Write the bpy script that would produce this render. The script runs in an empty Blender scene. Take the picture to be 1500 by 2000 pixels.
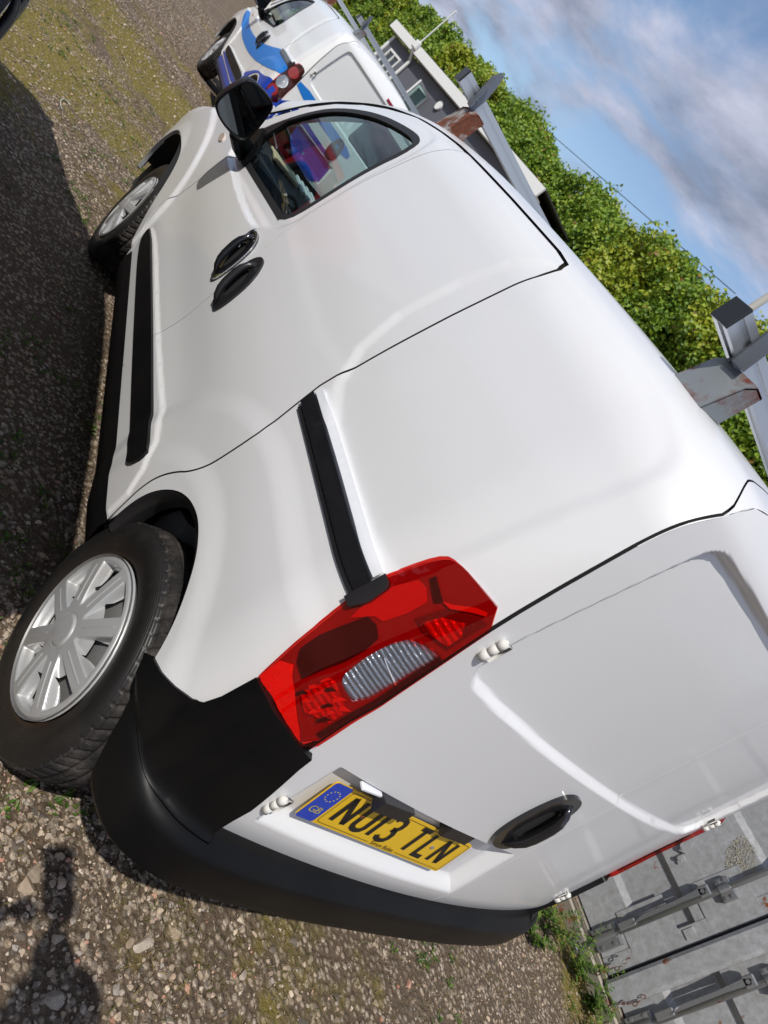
import bpy, math, random
import numpy as np
from mathutils import Vector, Matrix
from mathutils.geometry import delaunay_2d_cdt

S = bpy.context.scene
COL = S.collection
RNG = np.random.default_rng(7)
random.seed(7)

# ------------------------------------------------------------------ camera
cd = bpy.data.cameras.new('camera'); cam = bpy.data.objects.new('camera', cd); COL.objects.link(cam)
CX = np.array([.5557, .4959, .6673]); # columns of world->camera rows
RR = np.array([[0.5557, -0.2179, 0.8023], [0.4959, -0.6877, -0.5302], [0.6673, 0.6925, -0.2741]])
CC = np.array([-1.6894, -1.0903, 1.4874])
_u, _s, _v = np.linalg.svd(RR); RR = _u @ _v
m = Matrix(((RR[0][0], -RR[1][0], -RR[2][0], CC[0]), (RR[0][1], -RR[1][1], -RR[2][1], CC[1]),
            (RR[0][2], -RR[1][2], -RR[2][2], CC[2]), (0, 0, 0, 1)))
cam.matrix_world = m
cd.sensor_fit = 'VERTICAL'; cd.sensor_height = 36; cd.sensor_width = 27
cd.lens = 1349.16 / 2000 * 36
cd.clip_start = .02; cd.clip_end = 3000
cd.dof.use_dof = True; cd.dof.focus_distance = 1.55; cd.dof.aperture_fstop = 8.5
S.camera = cam
S.render.engine = 'CYCLES'
S.view_settings.view_transform = 'Standard'; S.view_settings.look = 'None'
S.view_settings.exposure = 0.07; S.view_settings.gamma = 1.0; S.view_settings.use_curve_mapping = False

# ------------------------------------------------------------------ world: sky with broken cloud
SUN = np.array([-.70, -.46, 1.0]); SUN /= np.linalg.norm(SUN)
SUN_EL = math.asin(SUN[2]); SUN_AZ = math.atan2(SUN[0], SUN[1])
w = bpy.data.worlds.new('World'); S.world = w; w.use_nodes = True
nt = w.node_tree; nt.nodes.clear()
def N(nt, t, **k):
    n = nt.nodes.new(t)
    for a, b in k.items():
        if a.startswith('i_'): n.inputs[a[2:].replace('_', ' ')].default_value = b
        else: setattr(n, a, b)
    return n
def LK(nt, a, b): nt.links.new(a, b)
out = N(nt, 'ShaderNodeOutputWorld'); bg = N(nt, 'ShaderNodeBackground'); bg.inputs['Strength'].default_value = .138
sky = N(nt, 'ShaderNodeTexSky', sky_type='NISHITA', sun_disc=False, sun_elevation=SUN_EL, sun_rotation=SUN_AZ, altitude=50, air_density=1.0, dust_density=1.2, ozone_density=2.0)
tc = N(nt, 'ShaderNodeTexCoord')
# project the view direction onto a flat cloud layer
sep = N(nt, 'ShaderNodeSeparateXYZ'); LK(nt, tc.outputs['Generated'], sep.inputs[0])
zz = N(nt, 'ShaderNodeMath', operation='MAXIMUM'); zz.inputs[1].default_value = .02; LK(nt, sep.outputs['Z'], zz.inputs[0])
za = N(nt, 'ShaderNodeMath', operation='ADD'); za.inputs[1].default_value = .11; LK(nt, zz.outputs[0], za.inputs[0])
dx = N(nt, 'ShaderNodeMath', operation='DIVIDE'); dy = N(nt, 'ShaderNodeMath', operation='DIVIDE')
LK(nt, sep.outputs['X'], dx.inputs[0]); LK(nt, za.outputs[0], dx.inputs[1]); LK(nt, sep.outputs['Y'], dy.inputs[0]); LK(nt, za.outputs[0], dy.inputs[1])
cmb = N(nt, 'ShaderNodeCombineXYZ'); LK(nt, dx.outputs[0], cmb.inputs[0]); LK(nt, dy.outputs[0], cmb.inputs[1])
mp = N(nt, 'ShaderNodeMapping'); mp.inputs['Scale'].default_value = (1.0, .55, 1); mp.inputs['Rotation'].default_value = (0, 0, .55); mp.inputs['Location'].default_value = (3.1, 1.7, 0)
LK(nt, cmb.outputs[0], mp.inputs[0])
no = N(nt, 'ShaderNodeTexNoise'); no.inputs['Scale'].default_value = 1.25; no.inputs['Detail'].default_value = 9; no.inputs['Roughness'].default_value = .57; no.inputs['Distortion'].default_value = .35
LK(nt, mp.outputs[0], no.inputs['Vector'])
cr = N(nt, 'ShaderNodeValToRGB'); cr.color_ramp.elements[0].position = .40; cr.color_ramp.elements[1].position = .55
cr.color_ramp.interpolation = 'EASE'
LK(nt, no.outputs['Fac'], cr.inputs[0])
no2 = N(nt, 'ShaderNodeTexNoise'); no2.inputs['Scale'].default_value = 2.2; no2.inputs['Detail'].default_value = 8; no2.inputs['Roughness'].default_value = .58
LK(nt, mp.outputs[0], no2.inputs['Vector'])
cr2 = N(nt, 'ShaderNodeValToRGB')
cr2.color_ramp.elements[0].position = .38; cr2.color_ramp.elements[0].color = (1.75, 2.05, 2.8, 1)
cr2.color_ramp.elements[1].position = .62; cr2.color_ramp.elements[1].color = (4.1, 4.3, 5.35, 1)
LK(nt, no2.outputs['Fac'], cr2.inputs[0])
mx = N(nt, 'ShaderNodeMix', data_type='RGBA'); LK(nt, cr.outputs[0], mx.inputs['Factor']); LK(nt, sky.outputs[0], mx.inputs['A']); LK(nt, cr2.outputs[0], mx.inputs['B'])
LK(nt, mx.outputs['Result'], bg.inputs['Color']); LK(nt, bg.outputs[0], out.inputs[0])

sl = bpy.data.lights.new('sun', 'SUN'); so = bpy.data.objects.new('sun', sl); COL.objects.link(so)
sl.energy = 3.75; sl.angle = math.radians(.55); sl.color = (1.0, .95, .87)
so.rotation_euler = Vector(tuple(-SUN)).to_track_quat('-Z', 'Y').to_euler()
so.location = (-20, -14, 30)

# ------------------------------------------------------------------ helpers
MATS = {}
def mat(name, color=(.5, .5, .5), rough=.5, metal=0., coat=0., coat_rough=.05, spec=.5, emis=None, fn=None, bump=None):
    m = bpy.data.materials.new(name); m.use_nodes = True; nt = m.node_tree
    b = nt.nodes['Principled BSDF']
    b.inputs['Base Color'].default_value = (*color, 1); b.inputs['Roughness'].default_value = rough
    b.inputs['Metallic'].default_value = metal; b.inputs['Coat Weight'].default_value = coat; b.inputs['Coat Roughness'].default_value = coat_rough
    b.inputs['Specular IOR Level'].default_value = spec
    if bump:
        sc, st, de = bump
        t = N(nt, 'ShaderNodeTexNoise'); t.inputs['Scale'].default_value = sc; t.inputs['Detail'].default_value = de
        tcn = N(nt, 'ShaderNodeTexCoord'); LK(nt, tcn.outputs['Object'], t.inputs['Vector'])
        bp = N(nt, 'ShaderNodeBump'); bp.inputs['Strength'].default_value = 1; bp.inputs['Distance'].default_value = st
        LK(nt, t.outputs['Fac'], bp.inputs['Height']); LK(nt, bp.outputs[0], b.inputs['Normal'])
    if fn: fn(m, nt, b)
    MATS[name] = m
    return m
def ramp(nt, src, stops, interp='LINEAR'):
    r = N(nt, 'ShaderNodeValToRGB'); r.color_ramp.interpolation = interp
    els = r.color_ramp.elements
    while len(els) < len(stops): els.new(.5)
    for e, (p, c) in zip(els, stops):
        e.position = p; e.color = (*c, 1) if len(c) == 3 else c
    LK(nt, src, r.inputs[0]); return r
def noise(nt, scale, detail=4, rough=.5, coord='Object', vec=None, dist=0):
    t = N(nt, 'ShaderNodeTexNoise'); t.inputs['Scale'].default_value = scale; t.inputs['Detail'].default_value = detail; t.inputs['Roughness'].default_value = rough
    t.inputs['Distortion'].default_value = dist
    if vec is None:
        c = N(nt, 'ShaderNodeTexCoord'); vec = c.outputs[coord]
    LK(nt, vec, t.inputs['Vector']); return t
def mixc(nt, fac, a, b, bt='MIX'):
    x = N(nt, 'ShaderNodeMix', data_type='RGBA', blend_type=bt)
    for s, k in ((fac, 'Factor'), (a, 'A'), (b, 'B')):
        if hasattr(s, 'links'): LK(nt, s, x.inputs[k])
        else: x.inputs[k].default_value = s if k == 'Factor' else (*s, 1)
    return x.outputs['Result']

def tag(o, label=None, cat=None, group=None, kind=None):
    if label: o['label'] = label
    if cat: o['category'] = cat
    if group: o['group'] = group
    if kind: o['kind'] = kind
    return o
def empty(name, loc=(0, 0, 0), rz=0., parent=None):
    o = bpy.data.objects.new(name, None); COL.objects.link(o); o.location = loc; o.rotation_euler = (0, 0, rz)
    o.empty_display_size = .1
    if parent: o.parent = parent
    return o
def make(name, V, F, mats, parent=None, smooth=True, normals=None, midx=None, loc=None):
    me = bpy.data.meshes.new(name)
    V = np.asarray(V, float)
    if isinstance(F, np.ndarray):
        nf, k = F.shape
        me.vertices.add(len(V)); me.vertices.foreach_set('co', V.ravel())
        me.loops.add(nf * k); me.loops.foreach_set('vertex_index', F.ravel().astype(np.int32))
        me.polygons.add(nf); me.polygons.foreach_set('loop_start', (np.arange(nf) * k).astype(np.int32))
        me.update(calc_edges=True)
    else:
        me.from_pydata([tuple(v) for v in V], [], F); me.update()
    if not isinstance(mats, (list, tuple)): mats = [mats]
    for mm in mats: me.materials.append(MATS[mm] if isinstance(mm, str) else mm)
    if midx is not None: me.polygons.foreach_set('material_index', np.asarray(midx, np.int32))
    me.polygons.foreach_set('use_smooth', np.full(len(me.polygons), bool(smooth)))
    if normals is not None:
        me.normals_split_custom_set_from_vertices([tuple(n) for n in normals])
    me.validate(); me.update()
    o = bpy.data.objects.new(name, me); COL.objects.link(o)
    if parent: o.parent = parent
    if loc is not None: o.location = loc
    return o

class MB:
    """collects simple solids into one mesh"""
    def __init__(s): s.V = []; s.F = []; s.n = 0; s.I = []
    def add(s, V, F, mi=0):
        s.V.append(np.asarray(V, float)); s.F += [tuple(i + s.n for i in f) for f in F]; s.I += [mi] * len(F); s.n += len(V); return s
    def box(s, a, b, bev=0., M=None, mi=0):
        a = np.array(a, float); b = np.array(b, float); lo = np.minimum(a, b); hi = np.maximum(a, b)
        if bev <= 0:
            V = np.array([[x, y, z] for x in (lo[0], hi[0]) for y in (lo[1], hi[1]) for z in (lo[2], hi[2])])
            F = [(0, 1, 3, 2), (4, 6, 7, 5), (0, 4, 5, 1), (2, 3, 7, 6), (0, 2, 6, 4), (1, 5, 7, 3)]
        else:
            V = []; idx = {}
            for ix in (0, 1):
                for iy in (0, 1):
                    for iz in (0, 1):
                        c = np.array([(lo, hi)[ix][0], (lo, hi)[iy][1], (lo, hi)[iz][2]])
                        sg = np.array([1 if ix == 0 else -1, 1 if iy == 0 else -1, 1 if iz == 0 else -1])
                        for ax in range(3):
                            p = c + sg * bev; p[ax] = c[ax]; idx[(ix, iy, iz, ax)] = len(V); V.append(p)
            F = []
            def q(*k): F.append(tuple(idx[i] for i in k))
            for i in (0, 1):
                r = [(0, 0), (0, 1), (1, 1), (1, 0)]
                if i == 1: r = r[::-1]
                q(*[(i, a_, b_, 0) for a_, b_ in r]); q(*[(a_, i, b_, 1) for a_, b_ in r[::-1]]); q(*[(a_, b_, i, 2) for a_, b_ in r])
            for i in (0, 1):
                for j in (0, 1):
                    fl = (i + j) % 2
                    e = [(i, j, 0, 0), (i, j, 1, 0), (i, j, 1, 1), (i, j, 0, 1)]; q(*(e if not fl else e[::-1]))
                    e = [(i, 0, j, 0), (i, 0, j, 2), (i, 1, j, 2), (i, 1, j, 0)]; q(*(e if not fl else e[::-1]))
                    e = [(0, i, j, 1), (1, i, j, 1), (1, i, j, 2), (0, i, j, 2)]; q(*(e if not fl else e[::-1]))
                    for k in (0, 1):
                        e = [(i, j, k, 0), (i, j, k, 1), (i, j, k, 2)]; q(*(e if (i + j + k) % 2 else e[::-1]))
            V = np.array(V)
        if M is not None: V = V @ np.array(M)[:3, :3].T + np.array(M)[:3, 3]
        return s.add(V, F, mi)
    def tube(s, pts, r, n=10, caps=True, mi=0):
        pts = [np.array(p, float) for p in pts]; rs = r if hasattr(r, '__len__') else [r] * len(pts)
        V = []; prev = None
        for i, p in enumerate(pts):
            t = pts[min(i + 1, len(pts) - 1)] - pts[max(i - 1, 0)]; t /= np.linalg.norm(t) + 1e-12
            if prev is None:
                a = np.array([0, 0, 1.]) if abs(t[2]) < .9 else np.array([1., 0, 0]); u = np.cross(t, a)
            else: u = prev - t * (prev @ t)
            u /= np.linalg.norm(u); prev = u; v = np.cross(t, u)
            for k in range(n):
                a = 2 * math.pi * k / n; V.append(p + rs[i] * (math.cos(a) * u + math.sin(a) * v))
        F = []
        for i in range(len(pts) - 1):
            for k in range(n):
                k2 = (k + 1) % n; F.append((i * n + k, i * n + k2, (i + 1) * n + k2, (i + 1) * n + k))
        if caps: F.append(tuple(range(n))[::-1]); F.append(tuple((len(pts) - 1) * n + k for k in range(n)))
        return s.add(V, F, mi)
    def prism(s, poly, a, b, fn, mi=0):
        """poly 2D extruded between a and b; fn(u,v,w)->xyz"""
        n = len(poly); V = [fn(u, v, a) for u, v in poly] + [fn(u, v, b) for u, v in poly]
        F = [tuple(range(n)), tuple(range(2 * n - 1, n - 1, -1))] + [(i, n + i, n + (i + 1) % n, (i + 1) % n) for i in range(n)]
        return s.add(V, F, mi)
    def build(s, name, mats, parent=None, smooth=False, loc=None):
        V = np.concatenate(s.V) if s.V else np.zeros((0, 3))
        o = make(name, V, s.F, mats, parent, smooth, midx=s.I, loc=loc)
        return o

def pch(x, y):
    x = np.array(x, float); y = np.array(y, float); h = np.diff(x); d = np.diff(y) / h; mm = np.zeros(len(x))
    for i in range(1, len(x) - 1):
        mm[i] = 0 if d[i - 1] * d[i] <= 0 else 2 * d[i - 1] * d[i] / (d[i - 1] + d[i])
    mm[0] = d[0]; mm[-1] = d[-1]
    def f(t):
        t = np.clip(np.asarray(t, float), x[0], x[-1]); i = np.clip(np.searchsorted(x, t) - 1, 0, len(x) - 2)
        s = (t - x[i]) / h[i]; s2 = s * s; s3 = s2 * s
        return (2 * s3 - 3 * s2 + 1) * y[i] + (s3 - 2 * s2 + s) * h[i] * mm[i] + (-2 * s3 + 3 * s2) * y[i + 1] + (s3 - s2) * h[i] * mm[i + 1]
    return f
def smooth1(xs, ys, n=600, k=31):
    t = np.linspace(xs[0], xs[-1], n); v = pch(xs, ys)(t); kk = np.hanning(k); kk /= kk.sum()
    pad = k // 2
    vp = np.concatenate([2 * v[0] - v[1:pad + 1][::-1], v, 2 * v[-1] - v[-pad - 1:-1][::-1]])
    sm = np.convolve(vp, kk, 'valid'); return lambda q: np.interp(q, t, sm)
def ss(t):
    t = np.clip(t, 0, 1); return t * t * (3 - 2 * t)
def inpoly(P, poly):
    poly = np.asarray(poly); x, y = P[:, 0], P[:, 1]; r = np.zeros(len(P), bool); n = len(poly)
    for i in range(n):
        x1, y1 = poly[i]; x2, y2 = poly[(i + 1) % n]
        c = ((y1 > y) != (y2 > y)); xi = (x2 - x1) * (y - y1) / ((y2 - y1) if y2 != y1 else 1e-12) + x1
        r ^= c & (x < xi)
    return r
def pdist(P, poly, closed=True):
    poly = np.asarray(poly, float); d = np.full(len(P), 1e9); n = len(poly)
    for i in range(n if closed else n - 1):
        a = poly[i]; b = poly[(i + 1) % n]; ab = b - a; L = ab @ ab + 1e-12
        t = np.clip(((P - a) @ ab) / L, 0, 1); q = P - a - t[:, None] * ab
        d = np.minimum(d, (q * q).sum(1))
    return np.sqrt(d)
def sdf(P, poly):
    d = pdist(P, poly); return np.where(inpoly(P, poly), -d, d)
def smoothpoly(pts, it=2, keep=()):
    """Chaikin rounding"""
    pts = [np.array(p, float) for p in pts]
    for _ in range(it):
        n = len(pts); q = []
        for i in range(n):
            a, b = pts[i], pts[(i + 1) % n]; q += [.75 * a + .25 * b, .25 * a + .75 * b]
        pts = q
    return np.array(pts)
def resample(poly, sp, closed=True):
    poly = np.asarray(poly, float); o = []; n = len(poly)
    for i in range(n if closed else n - 1):
        a = poly[i]; b = poly[(i + 1) % n]; k = max(1, int(math.ceil(np.linalg.norm(b - a) / sp)))
        for j in range(k): o.append(a + (b - a) * j / k)
    if not closed: o.append(poly[-1])
    return np.array(o)
def area(p):
    p = np.asarray(p); x, y = p[:, 0], p[:, 1]; return .5 * np.sum(x * np.roll(y, -1) - y * np.roll(x, -1))
def offset(poly, d):
    """inward offset for CCW polygon"""
    p = np.asarray(poly, float)
    if area(p) < 0: p = p[::-1]
    e = np.roll(p, -1, 0) - p; e /= np.linalg.norm(e, axis=1)[:, None] + 1e-12
    nn = np.c_[-e[:, 1], e[:, 0]]; q = nn + np.roll(nn, 1, 0); q /= np.linalg.norm(q, axis=1)[:, None] + 1e-12
    c = np.clip((q * nn).sum(1), .5, 1); return p + q * (d / c)[:, None]
def surf_normals(surf, U, flip):
    e = 1e-3
    du = surf(U[:, 0] + e, U[:, 1]) - surf(U[:, 0] - e, U[:, 1]); dv = surf(U[:, 0], U[:, 1] + e) - surf(U[:, 0], U[:, 1] - e)
    n = np.cross(du, dv); n /= np.linalg.norm(n, axis=1)[:, None] + 1e-12
    return -n if flip else n
ADAPT = []
def panel(name, outline, surf, sp, mats, parent=None, holes=(), edge=None, flange=.012, gap=.0, flip=False, mirror=False, back=False, lift=0.):
    """sheet following surf(u,v) inside an outline; its edges are turned inwards"""
    spl = min(sp, .015) if surf in ADAPT else sp
    loops = [offset(resample(offset(outline, gap) if gap else outline, spl), 0)]
    for h in holes: loops.append(resample(offset(h, -gap) if gap else h, spl))
    loops = [np.asarray(l) for l in loops]
    loops = [l if area(l) > 0 else l[::-1] for l in loops]
    if area(loops[0]) < 0: loops[0] = loops[0][::-1]
    lo = loops[0].min(0); hi = loops[0].max(0)
    if surf in ADAPT:
        flip = surf is not rear
        f_ = max(.0055, sp / 3); gx = np.arange(lo[0] + f_ / 2, hi[0], f_); gy = np.arange(lo[1] + f_ / 2, hi[1], f_)
        I, J = np.meshgrid(np.arange(len(gx)), np.arange(len(gy)), indexing='ij'); X_, Y_ = gx[I], gy[J]
        pp_ = surf(X_.ravel(), Y_.ravel()).reshape(X_.shape + (3,)); nn_ = np.cross(np.gradient(pp_, axis=0), np.gradient(pp_, axis=1)) if min(X_.shape) > 2 else pp_; nn_ = nn_ / (np.linalg.norm(nn_, axis=2, keepdims=True) + 1e-12)
        if X_.shape[0] > 2 and X_.shape[1] > 2:
            q = np.zeros(X_.shape); q[1:-1] = np.maximum(q[1:-1], np.linalg.norm(nn_[2:] - nn_[:-2], axis=2)[:]); q[:, 1:-1] = np.maximum(q[:, 1:-1], np.linalg.norm(nn_[:, 2:] - nn_[:, :-2], axis=2))
            m_ = (q > .035) | ((I % 3 == 1) & (J % 3 == 1))
        else: m_ = np.ones(X_.shape, bool)
        G = np.c_[X_[m_], Y_[m_]]; spg = f_
    else:
        gx = np.arange(lo[0] + sp / 2, hi[0], sp); gy = np.arange(lo[1] + sp / 2, hi[1], sp)
        G = np.stack(np.meshgrid(gx, gy, indexing='ij'), -1).reshape(-1, 2); spg = sp
    keep = inpoly(G, loops[0])
    for l in loops[1:]: keep &= ~inpoly(G, l)
    G = G[keep]
    if len(G):
        k2 = np.ones(len(G), bool)
        for l in loops: k2 &= pdist(G, l) > spg * .5
        G = G[k2]
    pts = np.concatenate(loops + [G]); edges = []; o = 0
    for l in loops:
        n = len(l); edges += [(o + i, o + (i + 1) % n) for i in range(n)]; o += n
    r = delaunay_2d_cdt([Vector(p) for p in pts], edges, [], 0, 1e-6)
    P = np.array([(v.x, v.y) for v in r[0]]); F = np.array([f for f in r[2] if len(f) == 3])
    c = P[F].mean(1); kp = inpoly(c, loops[0])
    for l in loops[1:]: kp &= ~inpoly(c, l)
    F = F[kp]
    a2 = P[F]; ar = (a2[:, 1, 0] - a2[:, 0, 0]) * (a2[:, 2, 1] - a2[:, 0, 1]) - (a2[:, 1, 1] - a2[:, 0, 1]) * (a2[:, 2, 0] - a2[:, 0, 0])
    F[ar < 0] = F[ar < 0][:, ::-1]
    X = surf(P[:, 0], P[:, 1]); Nn = surf_normals(surf, P, flip)
    if lift: X = X + Nn * lift
    if flip: F = F[:, ::-1]
    V = [X]; NN = [Nn]; FF = [F]; base = len(X)
    if flange:
        for li, l in enumerate(loops):
            A = surf(l[:, 0], l[:, 1]); nA = surf_normals(surf, l, flip)
            if lift: A = A + nA * lift
            B = A - nA * flange; n = len(l)
            t = np.roll(A, -1, 0) - np.roll(A, 1, 0); s_ = np.cross(t, nA); s_ /= np.linalg.norm(s_, axis=1)[:, None] + 1e-12
            if (area(l) < 0) != flip: s_ = -s_
            if li > 0: s_ = -s_
            i = np.arange(n); j = (i + 1) % n
            q = np.c_[i, j, j + n, i + n] + base
            tri = np.r_[np.c_[q[:, 0], q[:, 3], q[:, 1]], np.c_[q[:, 1], q[:, 3], q[:, 2]]]
            # orient faces along s_
            fa = np.concatenate([A, B]); tt = tri - base
            fn = np.cross(fa[tt[:, 1]] - fa[tt[:, 0]], fa[tt[:, 2]] - fa[tt[:, 0]]); sn = s_[tt[:, 0] % n]
            bad = (fn * sn).sum(1) < 0; tri[bad] = tri[bad][:, ::-1]
            V += [A, B]; NN += [s_, s_]; FF.append(tri); base += 2 * n
    V = np.concatenate(V); NN = np.concatenate(NN); FF = np.concatenate(FF)
    if mirror: V = V * [-1, 1, 1]; NN = NN * [-1, 1, 1]; FF = FF[:, ::-1]
    mx_ = None
    if edge: mats = [mats, edge]; mx_ = np.r_[np.zeros(len(F), int), np.ones(len(FF) - len(F), int)]  # edge material darkens the turned-in rims, painting shade into the joints
    ob = make(name, V, np.ascontiguousarray(FF), mats, parent, True, NN, midx=mx_)
    return ob

# ------------------------------------------------------------------ materials
def paint_fn(dirt=.12, tint=(.50, .47, .38)):
    def f(m, nt, b):
        c = N(nt, 'ShaderNodeTexCoord'); base = tuple(b.inputs['Base Color'].default_value[:3])
        n1 = noise(nt, 3.0, 5, .6, vec=c.outputs['Object']); n2 = noise(nt, 220, 2, .5, vec=c.outputs['Object'])
        sp = N(nt, 'ShaderNodeSeparateXYZ'); LK(nt, c.outputs['Object'], sp.inputs[0])
        # road film thicker low down on the body
        lo = N(nt, 'ShaderNodeMapRange'); lo.inputs['From Min'].default_value = .95; lo.inputs['From Max'].default_value = .35; LK(nt, sp.outputs['Z'], lo.inputs['Value'])
        r1 = ramp(nt, n1.outputs['Fac'], [(.42, (0, 0, 0)), (.75, (1, 1, 1))])
        mu = N(nt, 'ShaderNodeMath', operation='MULTIPLY'); LK(nt, lo.outputs[0], mu.inputs[0]); LK(nt, r1.outputs[0], mu.inputs[1])
        m2 = N(nt, 'ShaderNodeMath', operation='MULTIPLY_ADD'); LK(nt, mu.outputs[0], m2.inputs[0]); m2.inputs[1].default_value = dirt * 2; 
        r2 = ramp(nt, n2.outputs['Fac'], [(.68, (0, 0, 0)), (.80, (1, 1, 1))])
        m3 = N(nt, 'ShaderNodeMath', operation='MULTIPLY'); LK(nt, r2.outputs[0], m3.inputs[0]); m3.inputs[1].default_value = dirt * .5
        LK(nt, m3.outputs[0], m2.inputs[2])
        LK(nt, mixc(nt, m2.outputs[0], base, tint), b.inputs['Base Color'])
        rr = N(nt, 'ShaderNodeMapRange'); rr.inputs['To Min'].default_value = .28; rr.inputs['To Max'].default_value = .5; LK(nt, n1.outputs['Fac'], rr.inputs['Value'])
        LK(nt, rr.outputs[0], b.inputs['Roughness'])
        # faint orange peel
        t = noise(nt, 420, 2, .5, vec=c.outputs['Object']); bp = N(nt, 'ShaderNodeBump'); bp.inputs['Distance'].default_value = .00004; LK(nt, t.outputs['Fac'], bp.inputs['Height'])
        LK(nt, bp.outputs[0], b.inputs['Coat Normal'])
    return f
mat('white_paint', (.665, .67, .68), .42, coat=.55, coat_rough=.035, fn=paint_fn())
mat('white_paint_two', (.76, .77, .77), .4, coat=.8, coat_rough=.06, fn=paint_fn(.2))
mat('dark_paint', (.035, .038, .045), .3, coat=1., coat_rough=.04, fn=paint_fn(.25))
mat('red_paint', (.55, .012, .02), .35, coat=1., coat_rough=.04, fn=paint_fn(.04))
mat('blue_film', (.003, .17, .58), .45, coat=.2)
mat('deep_blue_film', (.006, .045, .36), .45, coat=.2, fn=paint_fn(.10, (.12, .12, .14)))
mat('inner_dark', (.012, .012, .013), .8)
mat('black_rubber', (.012, .012, .013), .6, bump=(300, .0002, 3))
def plastic_fn(m, nt, b):
    n1 = noise(nt, 5, 6, .6); LK(nt, ramp(nt, n1.outputs['Fac'], [(.3, (.003, .003, .0035)), (.7, (.0065, .0063, .0063))]).outputs[0], b.inputs['Base Color'])
    n3 = noise(nt, 4, 3); r = N(nt, 'ShaderNodeMapRange'); r.inputs['To Min'].default_value = .34; r.inputs['To Max'].default_value = .5; LK(nt, n3.outputs['Fac'], r.inputs['Value']); LK(nt, r.outputs[0], b.inputs['Roughness'])
    b.inputs['Specular IOR Level'].default_value = .18
    n2 = noise(nt, 900, 2); bp = N(nt, 'ShaderNodeBump'); bp.inputs['Distance'].default_value = .00012; LK(nt, n2.outputs['Fac'], bp.inputs['Height']); LK(nt, bp.outputs[0], b.inputs['Normal'])
mat('black_plastic', (.01, .01, .01), .5, spec=.14, fn=plastic_fn)
mat('gloss_black', (.01, .01, .012), .14, coat=.5)
mat('satin_black', (.015, .015, .017), .32)
def tyre_fn(m, nt, b):
    n1 = noise(nt, 14, 6, .65); n2 = noise(nt, 160, 3)
    LK(nt, mixc(nt, ramp(nt, n1.outputs['Fac'], [(.45, (0, 0, 0)), (.7, (.75, .75, .75))]).outputs[0], (.018, .017, .017), (.10, .085, .078)), b.inputs['Base Color'])
    bp = N(nt, 'ShaderNodeBump'); bp.inputs['Distance'].default_value = .0008; LK(nt, n2.outputs['Fac'], bp.inputs['Height']); LK(nt, bp.outputs[0], b.inputs['Normal'])
mat('tyre_rubber', (.02, .02, .02), .75, spec=.25, fn=tyre_fn)
def tyre_side_fn(m, nt, b):
    c = N(nt, 'ShaderNodeTexCoord'); sp = N(nt, 'ShaderNodeSeparateXYZ'); LK(nt, c.outputs['Object'], sp.inputs[0]); cb = N(nt, 'ShaderNodeCombineXYZ'); LK(nt, sp.outputs['Y'], cb.inputs[0]); LK(nt, sp.outputs['Z'], cb.inputs[1])
    ln = N(nt, 'ShaderNodeVectorMath', operation='LENGTH'); LK(nt, cb.outputs[0], ln.inputs[0])
    r = ramp(nt, ln.outputs['Value'], [(.205, (.075, .045, .03)), (.222, (.022, .017, .014)), (.262, (.010, .010, .010)), (.30, (.014, .0135, .0135))]); n1 = noise(nt, 12, 6, .65)
    LK(nt, mixc(nt, ramp(nt, n1.outputs['Fac'], [(.5, (0, 0, 0)), (.8, (.35, .35, .35))]).outputs[0], r.outputs[0], (.05, .042, .036)), b.inputs['Base Color'])
    wv = N(nt, 'ShaderNodeMath', operation='SINE'); ml = N(nt, 'ShaderNodeMath', operation='MULTIPLY'); ml.inputs[1].default_value = 1400; LK(nt, ln.outputs['Value'], ml.inputs[0]); LK(nt, ml.outputs[0], wv.inputs[0])
    bp = N(nt, 'ShaderNodeBump'); bp.inputs['Distance'].default_value = .0002; LK(nt, wv.outputs[0], bp.inputs['Height']); LK(nt, bp.outputs[0], b.inputs['Normal'])
mat('tyre_side', (.012, .012, .012), .45, spec=.4, fn=tyre_side_fn)
def hub_fn(m, nt, b):
    n1 = noise(nt, 9, 6, .7); n2 = noise(nt, 60, 4, .7)
    c = mixc(nt, ramp(nt, n1.outputs['Fac'], [(.5, (0, 0, 0)), (.8, (.5, .5, .5))]).outputs[0], (.46, .47, .48), (.28, .24, .20))
    c = mixc(nt, ramp(nt, n2.outputs['Fac'], [(.70, (0, 0, 0)), (.76, (1, 1, 1))]).outputs[0], c, (.16, .13, .11))
    LK(nt, c, b.inputs['Base Color'])
mat('silver_plastic', (.46, .47, .48), .38, metal=.35, fn=hub_fn)
mat('steel_grey', (.22, .22, .22), .5, metal=.4)
def rust_fn(lo=.45, hi=.6, a=(.16, .045, .018), b2=(.42, .43, .42), sc=14):
    def f(m, nt, b):
        n = noise(nt, sc, 7, .65); n2 = noise(nt, sc * 5, 4)
        r = ramp(nt, n.outputs['Fac'], [(lo, (1, 1, 1)), (hi, (0, 0, 0))])
        ru = ramp(nt, n2.outputs['Fac'], [(.3, tuple(x * .5 for x in a)), (.7, a)])
        LK(nt, mixc(nt, r.outputs[0], b2, ru.outputs[0]), b.inputs['Base Color'])
        mr = N(nt, 'ShaderNodeMapRange'); mr.inputs['To Min'].default_value = .75; mr.inputs['To Max'].default_value = 0.; LK(nt, r.outputs[0], mr.inputs['Value']); LK(nt, mr.outputs[0], b.inputs['Metallic'])
        bp = N(nt, 'ShaderNodeBump'); bp.inputs['Distance'].default_value = .0006; LK(nt, n2.outputs['Fac'], bp.inputs['Height']); LK(nt, bp.outputs[0], b.inputs['Normal'])
    return f
mat('rusty_steel', (.16, .05, .02), .8, fn=rust_fn(.52, .66))
mat('worn_zinc', (.5, .5, .5), .6, fn=rust_fn(.40, .50, (.14, .035, .02), (.27, .29, .30), 9))
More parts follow.
